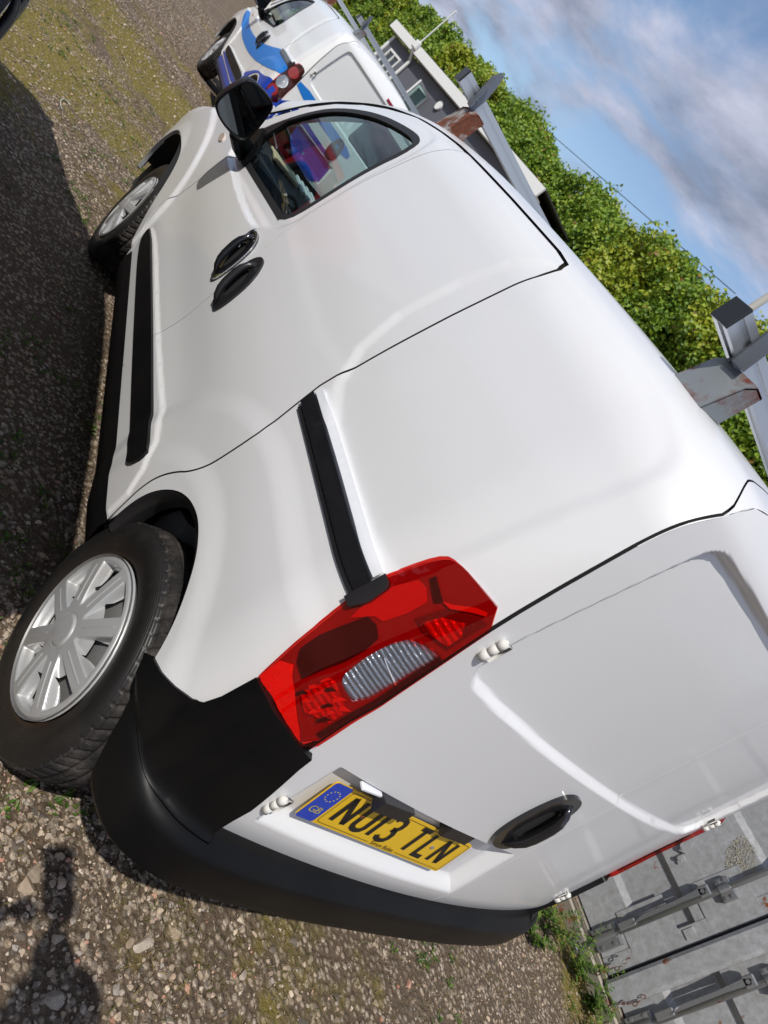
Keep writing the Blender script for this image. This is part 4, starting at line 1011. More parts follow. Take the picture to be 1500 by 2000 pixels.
# ------------------------------------------------------------------ the other vehicles: same pattern of van, individually copied
def copy_van(src, name, loc, rz, paint=None, skip=(), swap=None):
    r = src.copy(); COL.objects.link(r); r.name = name; r.location = loc; r.rotation_euler = (0, 0, rz)
    for k in ('label', 'category', 'group'):
        if k in r: del r[k]
    def rec(o, par):
        for ch in o.children:
            if ch.name.split('.')[0] in skip: continue
            c = ch.copy(); COL.objects.link(c); c.parent = par
            if c.type == 'MESH':
                for sl_ in c.material_slots:
                    mn = sl_.material.name
                    rep = (swap or {}).get((ch.name.split('.')[0], mn)) or (paint if mn == 'white_paint' else None)
                    if rep: sl_.link = 'OBJECT'; sl_.material = MATS[rep]
            if 'label' in c: del c['label']
            rec(ch, c)
    rec(src, r); return r
plate_skip = ('number_plate', 'plate_lamp', 'lamp_strip', 'small_sticker', 'paperwork', 'white_tubes')
V2 = copy_van(van, 'parked_van', (.92, 6.78, .16), .015, 'white_paint_two', plate_skip + ('tail_lamp', 'rear_bumper'), {('bumper_corner', 'black_plastic'): 'deep_blue_film', ('sill', 'black_plastic'): 'deep_blue_film', ('bumper_step', 'black_plastic'): 'deep_blue_film', ('front_bumper', 'white_paint'): 'black_plastic'})
tag(V2, 'white van with two-tone blue side stripes and round red tail lamps', 'van', 'vans parked in the yard')
def film(name, poly, surf, m_, l=.0035, mir=False, par=V2): return panel(name, smoothpoly(poly, 1), surf, .05, m_, par, flange=0, flip=surf is side, lift=l, mirror=mir)
film('light_blue_stripe', [(2.55, .93), (2.40, .95), (2.16, .89), (1.82, .865), (1.32, .875), (.95, .91), (.58, .98), (.30, 1.05), (.21, 1.07), (-.2, 1.045), (-.42, 1.04), (-.41, .96), (-.22, .91), (.08, .85), (.54, .78), (1.01, .74), (1.4, .73), (1.83, .735), (2.13, .78), (2.38, .83), (2.52, .88)], side, 'blue_film', .0035)
film('dark_blue_panel', [(1.93, .44), (1.93, .478), (1.2, .480), (.40, .500), (.36, .53), (.36, .60), (.51, .625), (.16, .775), (-.12, .80), (-.41, .88), (-.44, .84), (-.40, .70), (-.28, .66), (-.10, .765), (.05, .77), (.20, .70), (.272, .60), (.29, .44)], side, 'deep_blue_film', .0035)
film('dark_blue_panel', [(-.735, .58), (-.745, .92), (-.45, .90), (.0, .88), (.04, .58), (-.3, .575)], rear, 'deep_blue_film', .003)
film('light_blue_stripe', [(-.755, 1.09), (-.3, 1.08), (.04, 1.07), (.04, .98), (-.3, .99), (-.75, 1.0)], rear, 'blue_film', .003)
lo_ = smoothpoly([(-.40, 1.14), (-.385, 1.02), (-.40, .78), (-.43, .73), (LY(.73), .73), (LY(.95), .95), (LY(1.14), 1.14), (-.46, 1.165)], 1)
lb = panel('tail_lamp', lo_, side, .03, 'gloss_black', V2, flange=.012, flip=True, lift=.008)
panel('lamp_glass', lo_, side, .03, 'lamp_lens_red', V2, flange=0, flip=True, lift=.016).parent = lb
for nm, zc, m_ in (('round_lamp', 1.06, 'lens_red'), ('clear_lamp', .93, 'reflector_clear'), ('round_lamp', .82, 'lens_red')):
    q = [(-.448 + .042 * math.cos(a), zc + (.052 if nm == 'round_lamp' else .06) * math.sin(a)) for a in np.linspace(0, 2 * math.pi, 20, endpoint=False)]
    panel(nm, q, side, .02, m_, lb, flange=.006, flip=True, lift=.020)
panel('high_brake_lamp', [(-.13, 1.625), (.13, 1.625), (.13, 1.648), (-.13, 1.648)], rear, .03, 'lens_red', V2, flange=.006, lift=.008)
b2 = MB()
for k in range(3): b2.box((-.74 + .0, -.52, .36), (.74, -.60, .56), .04)
b2 = MB(); b2.box((-.80, -.62, .36), (.80, -.50, .57), .05); b2.build('rear_bumper', 'deep_blue_film', V2, True)
V3 = copy_van(van, 'parked_van', (-2.592, .10, .0), 0, 'dark_paint', plate_skip + ('roof_bar',))
tag(V3, 'dark van parked on the left, only its front corner and shadow in view', 'van', 'vans parked in the yard')
V4 = copy_van(van, 'parked_van', (-3.75, 8.6, .12), 0, 'red_paint', plate_skip + ('roof_bar',))
tag(V4, 'red van parked beyond the dark one, mirrored in the front door window', 'van', 'vans parked in the yard')

# ------------------------------------------------------------------ value noise for numpy use
def vnoise(P, sc, seed=0, oct_=3):
    P = np.atleast_2d(P) * sc; r = np.zeros(len(P)); amp = 1.; tot = 0
    g = np.random.default_rng(seed); T = g.random((64, 64, 64)) if P.shape[1] == 3 else g.random((128, 128))
    n = T.shape[0]
    for o in range(oct_):
        i = np.floor(P).astype(int); f_ = P - i; f_ = f_ * f_ * (3 - 2 * f_)
        if P.shape[1] == 2:
            a = T[i[:, 0] % n, i[:, 1] % n]; b = T[(i[:, 0] + 1) % n, i[:, 1] % n]; c = T[i[:, 0] % n, (i[:, 1] + 1) % n]; d = T[(i[:, 0] + 1) % n, (i[:, 1] + 1) % n]
            v = (a * (1 - f_[:, 0]) + b * f_[:, 0]) * (1 - f_[:, 1]) + (c * (1 - f_[:, 0]) + d * f_[:, 0]) * f_[:, 1]
        else:
            v = 0
            for dx_ in (0, 1):
                for dy_ in (0, 1):
                    for dz_ in (0, 1):
                        wgt = (f_[:, 0] if dx_ else 1 - f_[:, 0]) * (f_[:, 1] if dy_ else 1 - f_[:, 1]) * (f_[:, 2] if dz_ else 1 - f_[:, 2])
                        v = v + wgt * T[(i[:, 0] + dx_) % n, (i[:, 1] + dy_) % n, (i[:, 2] + dz_) % n]
        r += amp * v; tot += amp; amp *= .5; P = P * 2.03 + 7.7
    return r / tot

# ------------------------------------------------------------------ ground
def gz(x, y):
    P = np.c_[x, y]
    far = ss((y - 4.0) / 3.5) * .16
    return (vnoise(P, .9, 3, 2) - .5) * .035 * ss((np.hypot(x, y - 1) - .2) / 2) + (vnoise(P, 7., 4, 3) - .5) * .014 + far - .006
def ground_fn(m, nt, b):
    c = N(nt, 'ShaderNodeTexCoord'); v = c.outputs['Object']
    big = noise(nt, .55, 5, .55, vec=v); mid = noise(nt, 6, 6, .65, vec=v); fine = noise(nt, 90, 4, .7, vec=v)
    vo = N(nt, 'ShaderNodeTexVoronoi'); vo.inputs['Scale'].default_value = 42; vo.inputs['Randomness'].default_value = 1; LK(nt, v, vo.inputs['Vector'])
    vo2 = N(nt, 'ShaderNodeTexVoronoi'); vo2.inputs['Scale'].default_value = 95; LK(nt, v, vo2.inputs['Vector'])
    sepc = N(nt, 'ShaderNodeSeparateXYZ'); LK(nt, vo.outputs['Color'], sepc.inputs[0])
    st = ramp(nt, sepc.outputs['X'], [(0, (0.154, 0.126, 0.098)), (.3, (0.308, 0.245, 0.189)), (.55, (0.406, 0.322, 0.238)), (.8, (0.518, 0.434, 0.350)), (1, (0.658, 0.560, 0.462))])
    sep2 = N(nt, 'ShaderNodeSeparateXYZ'); LK(nt, vo2.outputs['Color'], sep2.inputs[0])
    st2 = ramp(nt, sep2.outputs['Y'], [(0, (0.126, 0.098, 0.077)), (.5, (0.350, 0.280, 0.210)), (1, (0.588, 0.490, 0.392))])
    col = mixc(nt, ramp(nt, mid.outputs['Fac'], [(.42, (0, 0, 0)), (.56, (1, 1, 1))]).outputs[0], st.outputs[0], st2.outputs[0])
    soil = mixc(nt, fine.outputs['Fac'], (.06, .043, .029), (.21, .155, .108))
    col = mixc(nt, ramp(nt, vo.outputs['Distance'], [(.30, (0, 0, 0)), (.48, (1, 1, 1))]).outputs[0], col, soil)
    col = mixc(nt, ramp(nt, noise(nt, 3.2, 5, .6, vec=v).outputs['Fac'], [(.50, (0, 0, 0)), (.60, (.8, .8, .8))]).outputs[0], col, soil)
    # moss and short grass, mostly in a band towards the front of the van
    sp = N(nt, 'ShaderNodeSeparateXYZ'); LK(nt, v, sp.inputs[0])
    my = N(nt, 'ShaderNodeMapRange'); my.inputs['From Min'].default_value = 2.0; my.inputs['From Max'].default_value = 4.0; LK(nt, sp.outputs['Y'], my.inputs['Value'])
    mx_ = N(nt, 'ShaderNodeMapRange'); mx_.inputs['From Min'].default_value = 9.5; mx_.inputs['From Max'].default_value = 7.0; LK(nt, sp.outputs['Y'], mx_.inputs['Value'])
    mm = N(nt, 'ShaderNodeMath', operation='MULTIPLY'); LK(nt, my.outputs[0], mm.inputs[0]); LK(nt, mx_.outputs[0], mm.inputs[1])
    ad = N(nt, 'ShaderNodeMath', operation='MULTIPLY_ADD'); LK(nt, mm.outputs[0], ad.inputs[0]); ad.inputs[1].default_value = .20; LK(nt, big.outputs['Fac'], ad.inputs[2])
    a2 = N(nt, 'ShaderNodeMath', operation='MULTIPLY_ADD'); LK(nt, mid.outputs['Fac'], a2.inputs[0]); a2.inputs[1].default_value = .45; LK(nt, ad.outputs[0], a2.inputs[2])
    mk = ramp(nt, a2.outputs[0], [(.835, (0, 0, 0)), (.93, (.8, .8, .8))])
    moss = mixc(nt, fine.outputs['Fac'], (.09, .085, .014), (.32, .25, .05))
    col = mixc(nt, mk.outputs[0], col, moss)
    LK(nt, col, b.inputs['Base Color']); b.inputs['Roughness'].default_value = .95; b.inputs['Specular IOR Level'].default_value = .2
    a = N(nt, 'ShaderNodeMath', operation='MULTIPLY_ADD'); LK(nt, vo.outputs['Distance'], a.inputs[0]); a.inputs[1].default_value = -1.; LK(nt, fine.outputs['Fac'], a.inputs[2])
    bp = N(nt, 'ShaderNodeBump'); bp.inputs['Distance'].default_value = .012; LK(nt, a.outputs[0], bp.inputs['Height']); LK(nt, bp.outputs[0], b.inputs['Normal'])
mat('gravel_ground', fn=ground_fn)
def gridsheet(xs, ys):
    X, Y = np.meshgrid(xs, ys, indexing='ij'); V = np.c_[X.ravel(), Y.ravel(), gz(X.ravel(), Y.ravel())]; nx, ny = X.shape
    i = np.arange(nx * ny).reshape(nx, ny); F = np.stack([i[:-1, :-1], i[1:, :-1], i[1:, 1:], i[:-1, 1:]], -1).reshape(-1, 4); return V, F
xs = np.unique(np.r_[-600, -200, -80, -40, -20, np.arange(-10, -3, .5), np.arange(-3, 3.2, .035), np.arange(3.2, 12, .4), 16, 24, 40, 80, 200, 600])
ys = np.unique(np.r_[-600, -200, -80, -30, -12, np.arange(-8, -2, .5), np.arange(-2, 5, .035), np.arange(5, 14, .12), np.arange(14, 60, 1.), 80, 140, 300, 700])
V_, F_ = gridsheet(xs, ys); gr = make('ground', V_, F_, 'gravel_ground'); gr['kind'] = 'structure'

# ---- loose stones, small enough to be beyond counting
def ico(sub):
    t = (1 + 5 ** .5) / 2
    V = np.array([(-1, t, 0), (1, t, 0), (-1, -t, 0), (1, -t, 0), (0, -1, t), (0, 1, t), (0, -1, -t), (0, 1, -t), (t, 0, -1), (t, 0, 1), (-t, 0, -1), (-t, 0, 1)], float); V /= np.linalg.norm(V[0])
    F = [(0, 11, 5), (0, 5, 1), (0, 1, 7), (0, 7, 10), (0, 10, 11), (1, 5, 9), (5, 11, 4), (11, 10, 2), (10, 7, 6), (7, 1, 8), (3, 9, 4), (3, 4, 2), (3, 2, 6), (3, 6, 8), (3, 8, 9), (4, 9, 5), (2, 4, 11), (6, 2, 10), (8, 6, 7), (9, 8, 1)]
    V = [tuple(v) for v in V]
    for _ in range(sub):
        nf = []; cache = {}
        def mid(a, b):
            k = (min(a, b), max(a, b))
            if k not in cache:
                p = np.array(V[a]) + np.array(V[b]); cache[k] = len(V); V.append(tuple(p / np.linalg.norm(p)))
            return cache[k]
        for a, b, c in F:
            x, y, z = mid(a, b), mid(b, c), mid(c, a); nf += [(a, x, z), (b, y, x), (c, z, y), (x, y, z)]
        F = nf
    return np.array(V), np.array(F)
def stone_fn(m, nt, b):
    g = N(nt, 'ShaderNodeNewGeometry'); n = noise(nt, 120, 4, .7); n2 = noise(nt, 2.2, 3, .5)
    r = ramp(nt, g.outputs['Random Per Island'], [(0, (0.104, 0.091, 0.078)), (.2, (0.221, 0.189, 0.150)), (.42, (0.377, 0.305, 0.227)), (.62, (0.494, 0.403, 0.305)), (.80, (0.364, 0.338, 0.312)), (.93, (0.650, 0.559, 0.442)), (.965, (0.468, 0.208, 0.143)), (1, (0.750, 0.689, 0.598))])
    c = mixc(nt, n.outputs['Fac'], (.45, .42, .40), (1.25, 1.2, 1.15)); c = mixc(nt, 1., r.outputs[0], c, 'MULTIPLY')
    c = mixc(nt, ramp(nt, n2.outputs['Fac'], [(.5, (0, 0, 0)), (.7, (.35, .35, .35))]).outputs[0], c, (.09, .085, .03))
    LK(nt, c, b.inputs['Base Color']); b.inputs['Roughness'].default_value = .88
    bp = N(nt, 'ShaderNodeBump'); bp.inputs['Distance'].default_value = .0012; LK(nt, n.outputs['Fac'], bp.inputs['Height']); LK(nt, bp.outputs[0], b.inputs['Normal'])
mat('pebble', fn=stone_fn)
def stones(n, x0, x1, y0, y1, r0, r1, sub, seed, keep=None, pw=3.):
    g = np.random.default_rng(seed); X = g.uniform(x0, x1, n); Y = g.uniform(y0, y1, n)
    if keep is not None:
        k = keep(X, Y, g); X, Y = X[k], Y[k]
    n = len(X); R_ = r0 + (r1 - r0) * g.random(n) ** pw
    B, F = ico(sub); nb = len(B)
    # a few base shapes, cut by random planes so they read as broken stone
    bases = []
    for k in range(14):
        b = B * (1 + .16 * (g.random((nb, 1)) - .5))
        for _ in range(8):
            d = g.normal(size=3); d /= np.linalg.norm(d); h = .36 + .34 * g.random(); e = b @ d - h; b = b - np.maximum(e, 0)[:, None] * d
        bases.append(b)
    bases = np.array(bases); ki = g.integers(0, 14, n); b = bases[ki]
    sc = np.c_[.8 + .6 * g.random(n), .7 + .4 * g.random(n), .40 + .35 * g.random(n)] * R_[:, None]
    b = b * sc[:, None, :]; a = g.uniform(0, 6.283, n); t = g.normal(0, .25, n)
    ca, sa, ct, st = np.cos(a), np.sin(a), np.cos(t), np.sin(t)
    y2 = b[:, :, 1] * ct[:, None] - b[:, :, 2] * st[:, None]; z2 = b[:, :, 1] * st[:, None] + b[:, :, 2] * ct[:, None]
    x3 = b[:, :, 0] * ca[:, None] - y2 * sa[:, None]; y3 = b[:, :, 0] * sa[:, None] + y2 * ca[:, None]
    Z = gz(X, Y) + sc[:, 2] * (.15 + .35 * g.random(n))
    V = np.stack([x3 + X[:, None], y3 + Y[:, None], z2 + Z[:, None]], -1).reshape(-1, 3)
    F = (F[None] + (np.arange(n) * nb)[:, None, None]).reshape(-1, 3)
    return V, F
def clumpy(th, sc=3., seed=9):
    return lambda X, Y, g: vnoise(np.c_[X, Y], sc, seed, 3) + g.random(len(X)) * .35 > th
parts_ = [stones(22000, -1.9, -.25, -1.4, 2.6, .0028, .011, 1, 1, clumpy(.56)), stones(14000, -.8, 2.75, -1.75, -.20, .0028, .0115, 1, 2, clumpy(.60)),
          stones(6500, -1.2, 2.75, -1.6, .3, .002, .005, 0, 5), stones(6000, -1.8, -.5, .3, 3.4, .002, .006, 0, 6), stones(14000, -1.9, .4, 2.6, 6.5, .005, .015, 0, 3, clumpy(.62)),
          stones(16000, -2.2, 3.2, 6.3, 16.0, .009, .022, 0, 4, lambda X, Y, g: (X < .2) | (Y > 11.)), stones(900, -.95, -.52, -.42, .42, .003, .010, 1, 11), stones(150, -1.2, -.25, -1.0, .9, .014, .032, 2, 7), stones(90, -.6, 2.6, -1.5, -.35, .012, .020, 2, 8)]
off = 0; VV = []; FS = []
for v_, f_ in parts_: VV.append(v_); FS.append(f_ + off); off += len(v_)
so_ = make('loose_stones', np.concatenate(VV), np.concatenate(FS), 'pebble', smooth=False); so_['kind'] = 'stuff'
so_['label'] = 'grey and tan gravel scattered over the yard'; so_['category'] = 'gravel'

# ---- small weeds, moss tufts and grass
def leaf_fn(a, c_, d, sub=.0):
    def f(m, nt, b):
        g = N(nt, 'ShaderNodeNewGeometry'); r = ramp(nt, g.outputs['Random Per Island'], [(0, a), (.55, c_), (1, d)])
        LK(nt, r.outputs[0], b.inputs['Base Color']); b.inputs['Roughness'].default_value = .5
        tr = N(nt, 'ShaderNodeBsdfTranslucent'); LK(nt, r.outputs[0], tr.inputs[0]); mxs = N(nt, 'ShaderNodeMixShader'); mxs.inputs[0].default_value = .3
        o = nt.nodes['Material Output']; LK(nt, b.outputs[0], mxs.inputs[1]); LK(nt, tr.outputs[0], mxs.inputs[2]); LK(nt, mxs.outputs[0], o.inputs[0])
    return f
mat('weed_leaf', fn=leaf_fn((.045, .10, .012), (.09, .17, .02), (.17, .23, .04)))
mat('dry_grass', fn=leaf_fn((.10, .12, .02), (.20, .18, .05), (.32, .24, .10)))
mat('hedge_leaf', fn=leaf_fn((.07, .15, .014), (.19, .32, .024), (.31, .40, .035)))
mat('hedge_backing_dark', (.012, .022, .006), .9)
mat('bark', (.09, .065, .045), .9, bump=(30, .004, 5))
def leaves(P, D, U, Ln, Wd):
    """one folded leaf (4 triangles as 2 quads) at each P along D with up U"""
    S_ = np.cross(D, U); S_ /= np.linalg.norm(S_, axis=1)[:, None] + 1e-9
    a = P; b = P + D * Ln[:, None] * .45 + S_ * Wd[:, None] * .5 + U * Wd[:, None] * .12; c = P + D * Ln[:, None] - U * Ln[:, None] * .08; d = P + D * Ln[:, None] * .45 - S_ * Wd[:, None] * .5 + U * Wd[:, None] * .12
    V = np.stack([a, b, c, d], 1).reshape(-1, 3); i = np.arange(len(P)) * 4
    return V, np.concatenate([np.c_[i, i + 1, i + 2], np.c_[i, i + 2, i + 3]])
def unit(v): return v / (np.linalg.norm(v, axis=1)[:, None] + 1e-9)
g_ = np.random.default_rng(21)
cx_ = np.r_[g_.uniform(-1.3, -.2, 330), g_.uniform(-.7, 2.7, 420), g_.uniform(-1.8, .2, 420)]; cy_ = np.r_[g_.uniform(-1.3, 2.2, 330), g_.uniform(-1.6, -.2, 420), g_.uniform(2.2, 6.0, 420)]
kp = vnoise(np.c_[cx_, cy_], 2.1, 33, 3) > .47; cx_, cy_ = cx_[kp], cy_[kp]
nl = 9; X = np.repeat(cx_, nl) + g_.normal(0, .012, len(cx_) * nl); Y = np.repeat(cy_, nl) + g_.normal(0, .012, len(cx_) * nl); a = g_.uniform(0, 6.283, len(X)); el = g_.uniform(.1, 1.0, len(X))
D = np.c_[np.cos(a) * np.cos(el), np.sin(a) * np.cos(el), np.sin(el)]; U = unit(np.c_[-np.cos(a) * np.sin(el), -np.sin(a) * np.sin(el), np.cos(el)])
V_, F_ = leaves(np.c_[X, Y, gz(X, Y) + .004], D, U, g_.uniform(.010, .028, len(X)), g_.uniform(.006, .013, len(X)))
o = make('ground_weeds', V_, F_, 'weed_leaf', smooth=False); tag(o, 'tiny bright green seedlings sprouting through the gravel', 'weeds', kind='stuff')
n = 15000; X = np.r_[g_.uniform(-1.4, -.1, n // 5), g_.uniform(-.9, 2.7, n // 5), g_.uniform(-1.9, .3, n - 2 * (n // 5))]; Y = np.r_[g_.uniform(-1.3, 2.6, n // 5), g_.uniform(-1.7, -.2, n // 5), g_.uniform(2.4, 9.0, n - 2 * (n // 5))]
kp = vnoise(np.c_[X, Y], 1.5, 12, 4) + ss((Y - 2.2) / 1.5) * ss((8 - Y) / 2) * .06 > .545; X, Y = X[kp], Y[kp]; a = g_.uniform(0, 6.283, len(X)); el = g_.uniform(.5, 1.4, len(X))
D = np.c_[np.cos(a) * np.cos(el), np.sin(a) * np.cos(el), np.sin(el)]; U = unit(np.c_[-np.cos(a) * np.sin(el), -np.sin(a) * np.sin(el), np.cos(el)])
V_, F_ = leaves(np.c_[X, Y, gz(X, Y)], D, U, g_.uniform(.018, .05, len(X)), g_.uniform(.0015, .004, len(X)))
o = make('short_grass', V_, F_, 'dry_grass', smooth=False); tag(o, 'thin yellow green grass and moss among the stones', 'grass', kind='stuff')
# leafy weeds at the foot of the container
def weed(loc, h, ns, label, seed, flower=False):
    g = np.random.default_rng(seed); e = empty('leafy_weed', loc); tag(e, label, 'weed', 'weeds at the foot of the container')
    st = MB(); PP = []; DD = []; UU = []; LL = []
    for k in range(ns):
        a = g.uniform(0, 6.283); le = g.uniform(.25, .9); L_ = h * g.uniform(.6, 1.1); d = np.array([math.cos(a) * le, math.sin(a) * le, 1.]); d /= np.linalg.norm(d)
        p0 = np.array([g.normal(0, .03), g.normal(0, .03), 0]); pts = [p0 + d * L_ * t + np.array([math.cos(a), math.sin(a), 0]) * .25 * L_ * t * t for t in np.linspace(0, 1, 5)]
        st.tube(pts, [.0028, .0024, .002, .0015, .001], 5)
        for j in range(9):
            t = .2 + .8 * j / 8; p = p0 + d * L_ * t + np.array([math.cos(a), math.sin(a), 0]) * .25 * L_ * t * t
            for s_ in (-1, 1):
                b_ = a + s_ * g.uniform(.8, 1.6); ee = g.uniform(-.2, .6); PP.append(p); DD.append((math.cos(b_) * math.cos(ee), math.sin(b_) * math.cos(ee), math.sin(ee))); UU.append((-math.cos(b_) * math.sin(ee), -math.sin(b_) * math.sin(ee), math.cos(ee))); LL.append(g.uniform(.03, .062) * (1.15 - .5 * t))
    st.build('stem', 'weed_leaf', e, True); LL = np.array(LL)
    V, F = leaves(np.array(PP), np.array(DD), np.array(UU), LL, LL * .5); o = make('foliage', V, F, 'weed_leaf', e, False); o['kind'] = 'stuff'
    if flower:
        f_ = MB(); f_.tube([(0, 0, 0), (-.02, .02, h * .8), (.05, .09, h * 1.3)], .0016, 5); c0 = np.array([.05, .09, h * 1.3])
        for k in range(10):
            a = k * .628; f_.add([c0, c0 + [.010 * math.cos(a - .25), .010 * math.sin(a - .25), .004], c0 + [.016 * math.cos(a), .016 * math.sin(a), .003], c0 + [.010 * math.cos(a + .25), .010 * math.sin(a + .25), .004]], [(0, 1, 2, 3)])
        f_.build('flower', 'plate_yellow', e)
    return e
weed((2.30, -.20, .0), .20, 11, 'leafy weed with a yellow flower between bumper end and container', 1, True)
weed((2.48, -.42, .0), .22, 11, 'tall leafy weed against the container sill, right of the flowering one', 2)
weed((2.50, -.60, .0), .16, 9, 'low bright green weed beside the container corner casting', 3)
weed((2.05, -.30, .0), .12, 8, 'small spreading weed on the gravel nearest the bumper end', 4)
weed((2.36, -.78, .0), .13, 8, 'short weed on the gravel at the picture edge', 5)
# straws and cords on the ground
mat('straw', (.45, .33, .16), .7); mat('white_cord', (.6, .6, .58), .6); mat('blue_plastic', (.01, .06, .45), .4)
def strand(name, pts, r, m_, label, cat):
    P = np.array([(x, y, 0) for x, y in pts], float); t = np.linspace(0, len(P) - 1, 24); q = np.c_[np.interp(t, range(len(P)), P[:, 0]), np.interp(t, range(len(P)), P[:, 1])]
    z = gz(q[:, 0], q[:, 1]) + .010; g = MB(); g.tube(np.c_[q, z], r, 6); o = g.build(name, m_, None, True); tag(o, label, cat); return o
strand('dry_stalk', [(-.30, -.72), (-.22, -.80), (-.17, -.90)], .0016, 'straw', 'pale dry stalk lying on the gravel behind the rear bumper', 'stalk')
strand('dry_stalk', [(.02, -.74), (.0, -.84), (.05, -.95), (.02, -1.05)], .0010, 'straw', 'thin curled straw on the gravel further from the bumper', 'stalk')
a_ = np.linspace(.9, 4.4, 10); strand('white_cord', [(-1.16 + .035 * math.cos(t), 4.22 + .12 * math.sin(t)) for t in a_], .002, 'white_cord', 'white cord loop lying on the mossy gravel', 'cord')
strand('green_cord', [(-.93, 3.05), (-.90, 2.90), (-.86, 2.98), (-.87, 3.1), (-.92, 3.06)], .0025, 'weed_leaf', 'green cord loop in the shadow by the front wheel', 'cord')

# ------------------------------------------------------------------ hedge
def build_hedge():
    g = np.random.default_rng(5); Y0, Y1 = 3.0, 62.0
    topz = pch([3, 10.2, 11.7, 13.7, 15.4, 17.2, 20.4, 23, 27, 29.4, 33, 37.7, 45, 62], [6.0, 6.05, 5.8, 5.85, 5.9, 6.1, 6.0, 6.45, 6.75, 6.7, 6.8, 7.1, 7.3, 7.6])
    def TZ(y): return topz(y) + (vnoise(np.c_[y, y * 0], .45, 41, 3) - .5) * 1.1 + (vnoise(np.c_[y, y * 0 + 9], 2.2, 42, 2) - .5) * .45 - .25
    def xf(y, z): return 10.3 - (vnoise(np.c_[y, z], .55, 43, 3) - .5) * 1.9 - (vnoise(np.c_[y, z], 1.9, 44, 2) - .5) * .7
    root = empty('tall_hedge', (10.6, 20, 0)); tag(root, 'tall ivy covered hedge running behind the building and the vans', 'hedge')
    # solid dark backing, added to block light coming through the leaves
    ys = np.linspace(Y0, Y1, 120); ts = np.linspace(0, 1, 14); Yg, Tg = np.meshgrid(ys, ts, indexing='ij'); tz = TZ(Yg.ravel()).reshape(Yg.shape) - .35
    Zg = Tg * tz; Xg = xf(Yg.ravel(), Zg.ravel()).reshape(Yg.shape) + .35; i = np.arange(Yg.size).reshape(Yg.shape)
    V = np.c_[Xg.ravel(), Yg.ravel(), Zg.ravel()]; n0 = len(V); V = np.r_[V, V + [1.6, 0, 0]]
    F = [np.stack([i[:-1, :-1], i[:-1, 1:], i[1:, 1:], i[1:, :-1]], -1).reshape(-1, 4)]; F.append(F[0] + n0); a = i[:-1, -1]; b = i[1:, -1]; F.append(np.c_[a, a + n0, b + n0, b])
    core = make('hedge_backing', V - [10.6, 20, 0], np.concatenate(F), 'hedge_backing_dark', root)
    # leaf clusters: centres over the face and the top, leaves round each centre
    nc = 17000; y = Y0 + (Y1 - Y0) * g.random(nc) ** 1.55; tp = TZ(y); z = tp * (1 - g.random(nc) * .80)
    ontop = g.random(nc) < .22; z = np.where(ontop, tp + g.normal(0, .14, nc), z)
    x = xf(y, np.minimum(z, tp)) + np.where(ontop, g.uniform(0, 1.3, nc), g.normal(0, .09, nc)) + .15
    k = 17; rad = g.uniform(.12, .34, nc)
    C = np.c_[x, y, z]; d = unit(g.normal(size=(nc * k, 3)) + np.tile([[-.55, -.25, .45]], (nc * k, 1))); P = np.repeat(C, k, 0) + d * np.repeat(rad, k)[:, None] * g.uniform(.5, 1.05, (nc * k, 1))
    U = unit(d + g.normal(0, .45, d.shape)); D = unit(np.cross(U, unit(g.normal(size=d.shape))) + [0, 0, -.25])
    dist = np.hypot(P[:, 1] + 1, 12); Ln = g.uniform(.07, .13, len(P)) * (.8 + dist / 60)
    V, F = leaves(P - [10.6, 20, 0], D, U, Ln, Ln * .8)
    sel = vnoise(P[:, 1:], .5, 47, 3); sel = np.repeat(sel, 1) + g.random(len(P)) * .18
    mi = np.where(sel > .70, 1, 0); mi[g.random(len(P)) > .985] = 2; mi = np.r_[mi, mi]
    o = make('foliage', V, F, ['hedge_leaf', 'hedge_leaf_yellow', 'hedge_leaf_brown'], root, False, midx=mi); o['kind'] = 'stuff'
mat('hedge_leaf_yellow', fn=leaf_fn((.20, .29, .018), (.32, .40, .03), (.42, .42, .04)))
mat('hedge_leaf_brown', fn=leaf_fn((.22, .10, .03), (.30, .17, .05), (.16, .10, .03)))
build_hedge()
# low plants between building and hedge are hidden; utility pole with its wire
mat('pole_wood', (.30, .29, .27), .8, bump=(20, .004, 5))
def dirp(az_, el_, d): a = math.radians(az_); return (CC[0] + d * math.sin(a), CC[1] + d * math.cos(a), CC[2] + d * math.tan(math.radians(el_)))
px, py, _ = dirp(46.3, 15, 21.5)
ob_ = empty('utility_pole', (px, py, 0)); tag(ob_, 'grey wooden utility pole rising behind the hedge at the right edge', 'utility pole')
g = MB(); g.tube([(0, 0, 0), (0, 0, 9.5)], [.14, .105], 14); g.build('pole', 'pole_wood', ob_, True)
g = MB(); g.box((-.9, -.05, 8.6), (.9, .05, 8.72), .01); g.build('cross_arm', 'pole_wood', ob_)
g = MB()
for k in (-.8, 0, .8): g.tube([(k, 0, 8.72), (k, 0, 8.80), (k, 0, 8.9)], [.02, .05, .03], 10)
g.build('insulator', 'rusty_steel', ob_, True)
g = MB(); g.box((.12, -.16, 6.55), (.36, .12, 6.95), .03); g.build('junction_box', 'rusty_steel', ob_)
A_ = np.array(dirp(44.8, 15.0, 21.6)); B_ = np.array(dirp(28.1, 10.55, 30.)); pts = []
dvec = B_ - A_
for t in np.linspace(-.0, 3., 30): q = A_ + dvec * t; q[2] -= .0 * t; pts.append(q)
g = MB(); g.tube(pts, .012, 5); tag(g.build('overhead_wire', 'black_rubber'), 'thin dark overhead wire crossing the sky above the hedge', 'wire')

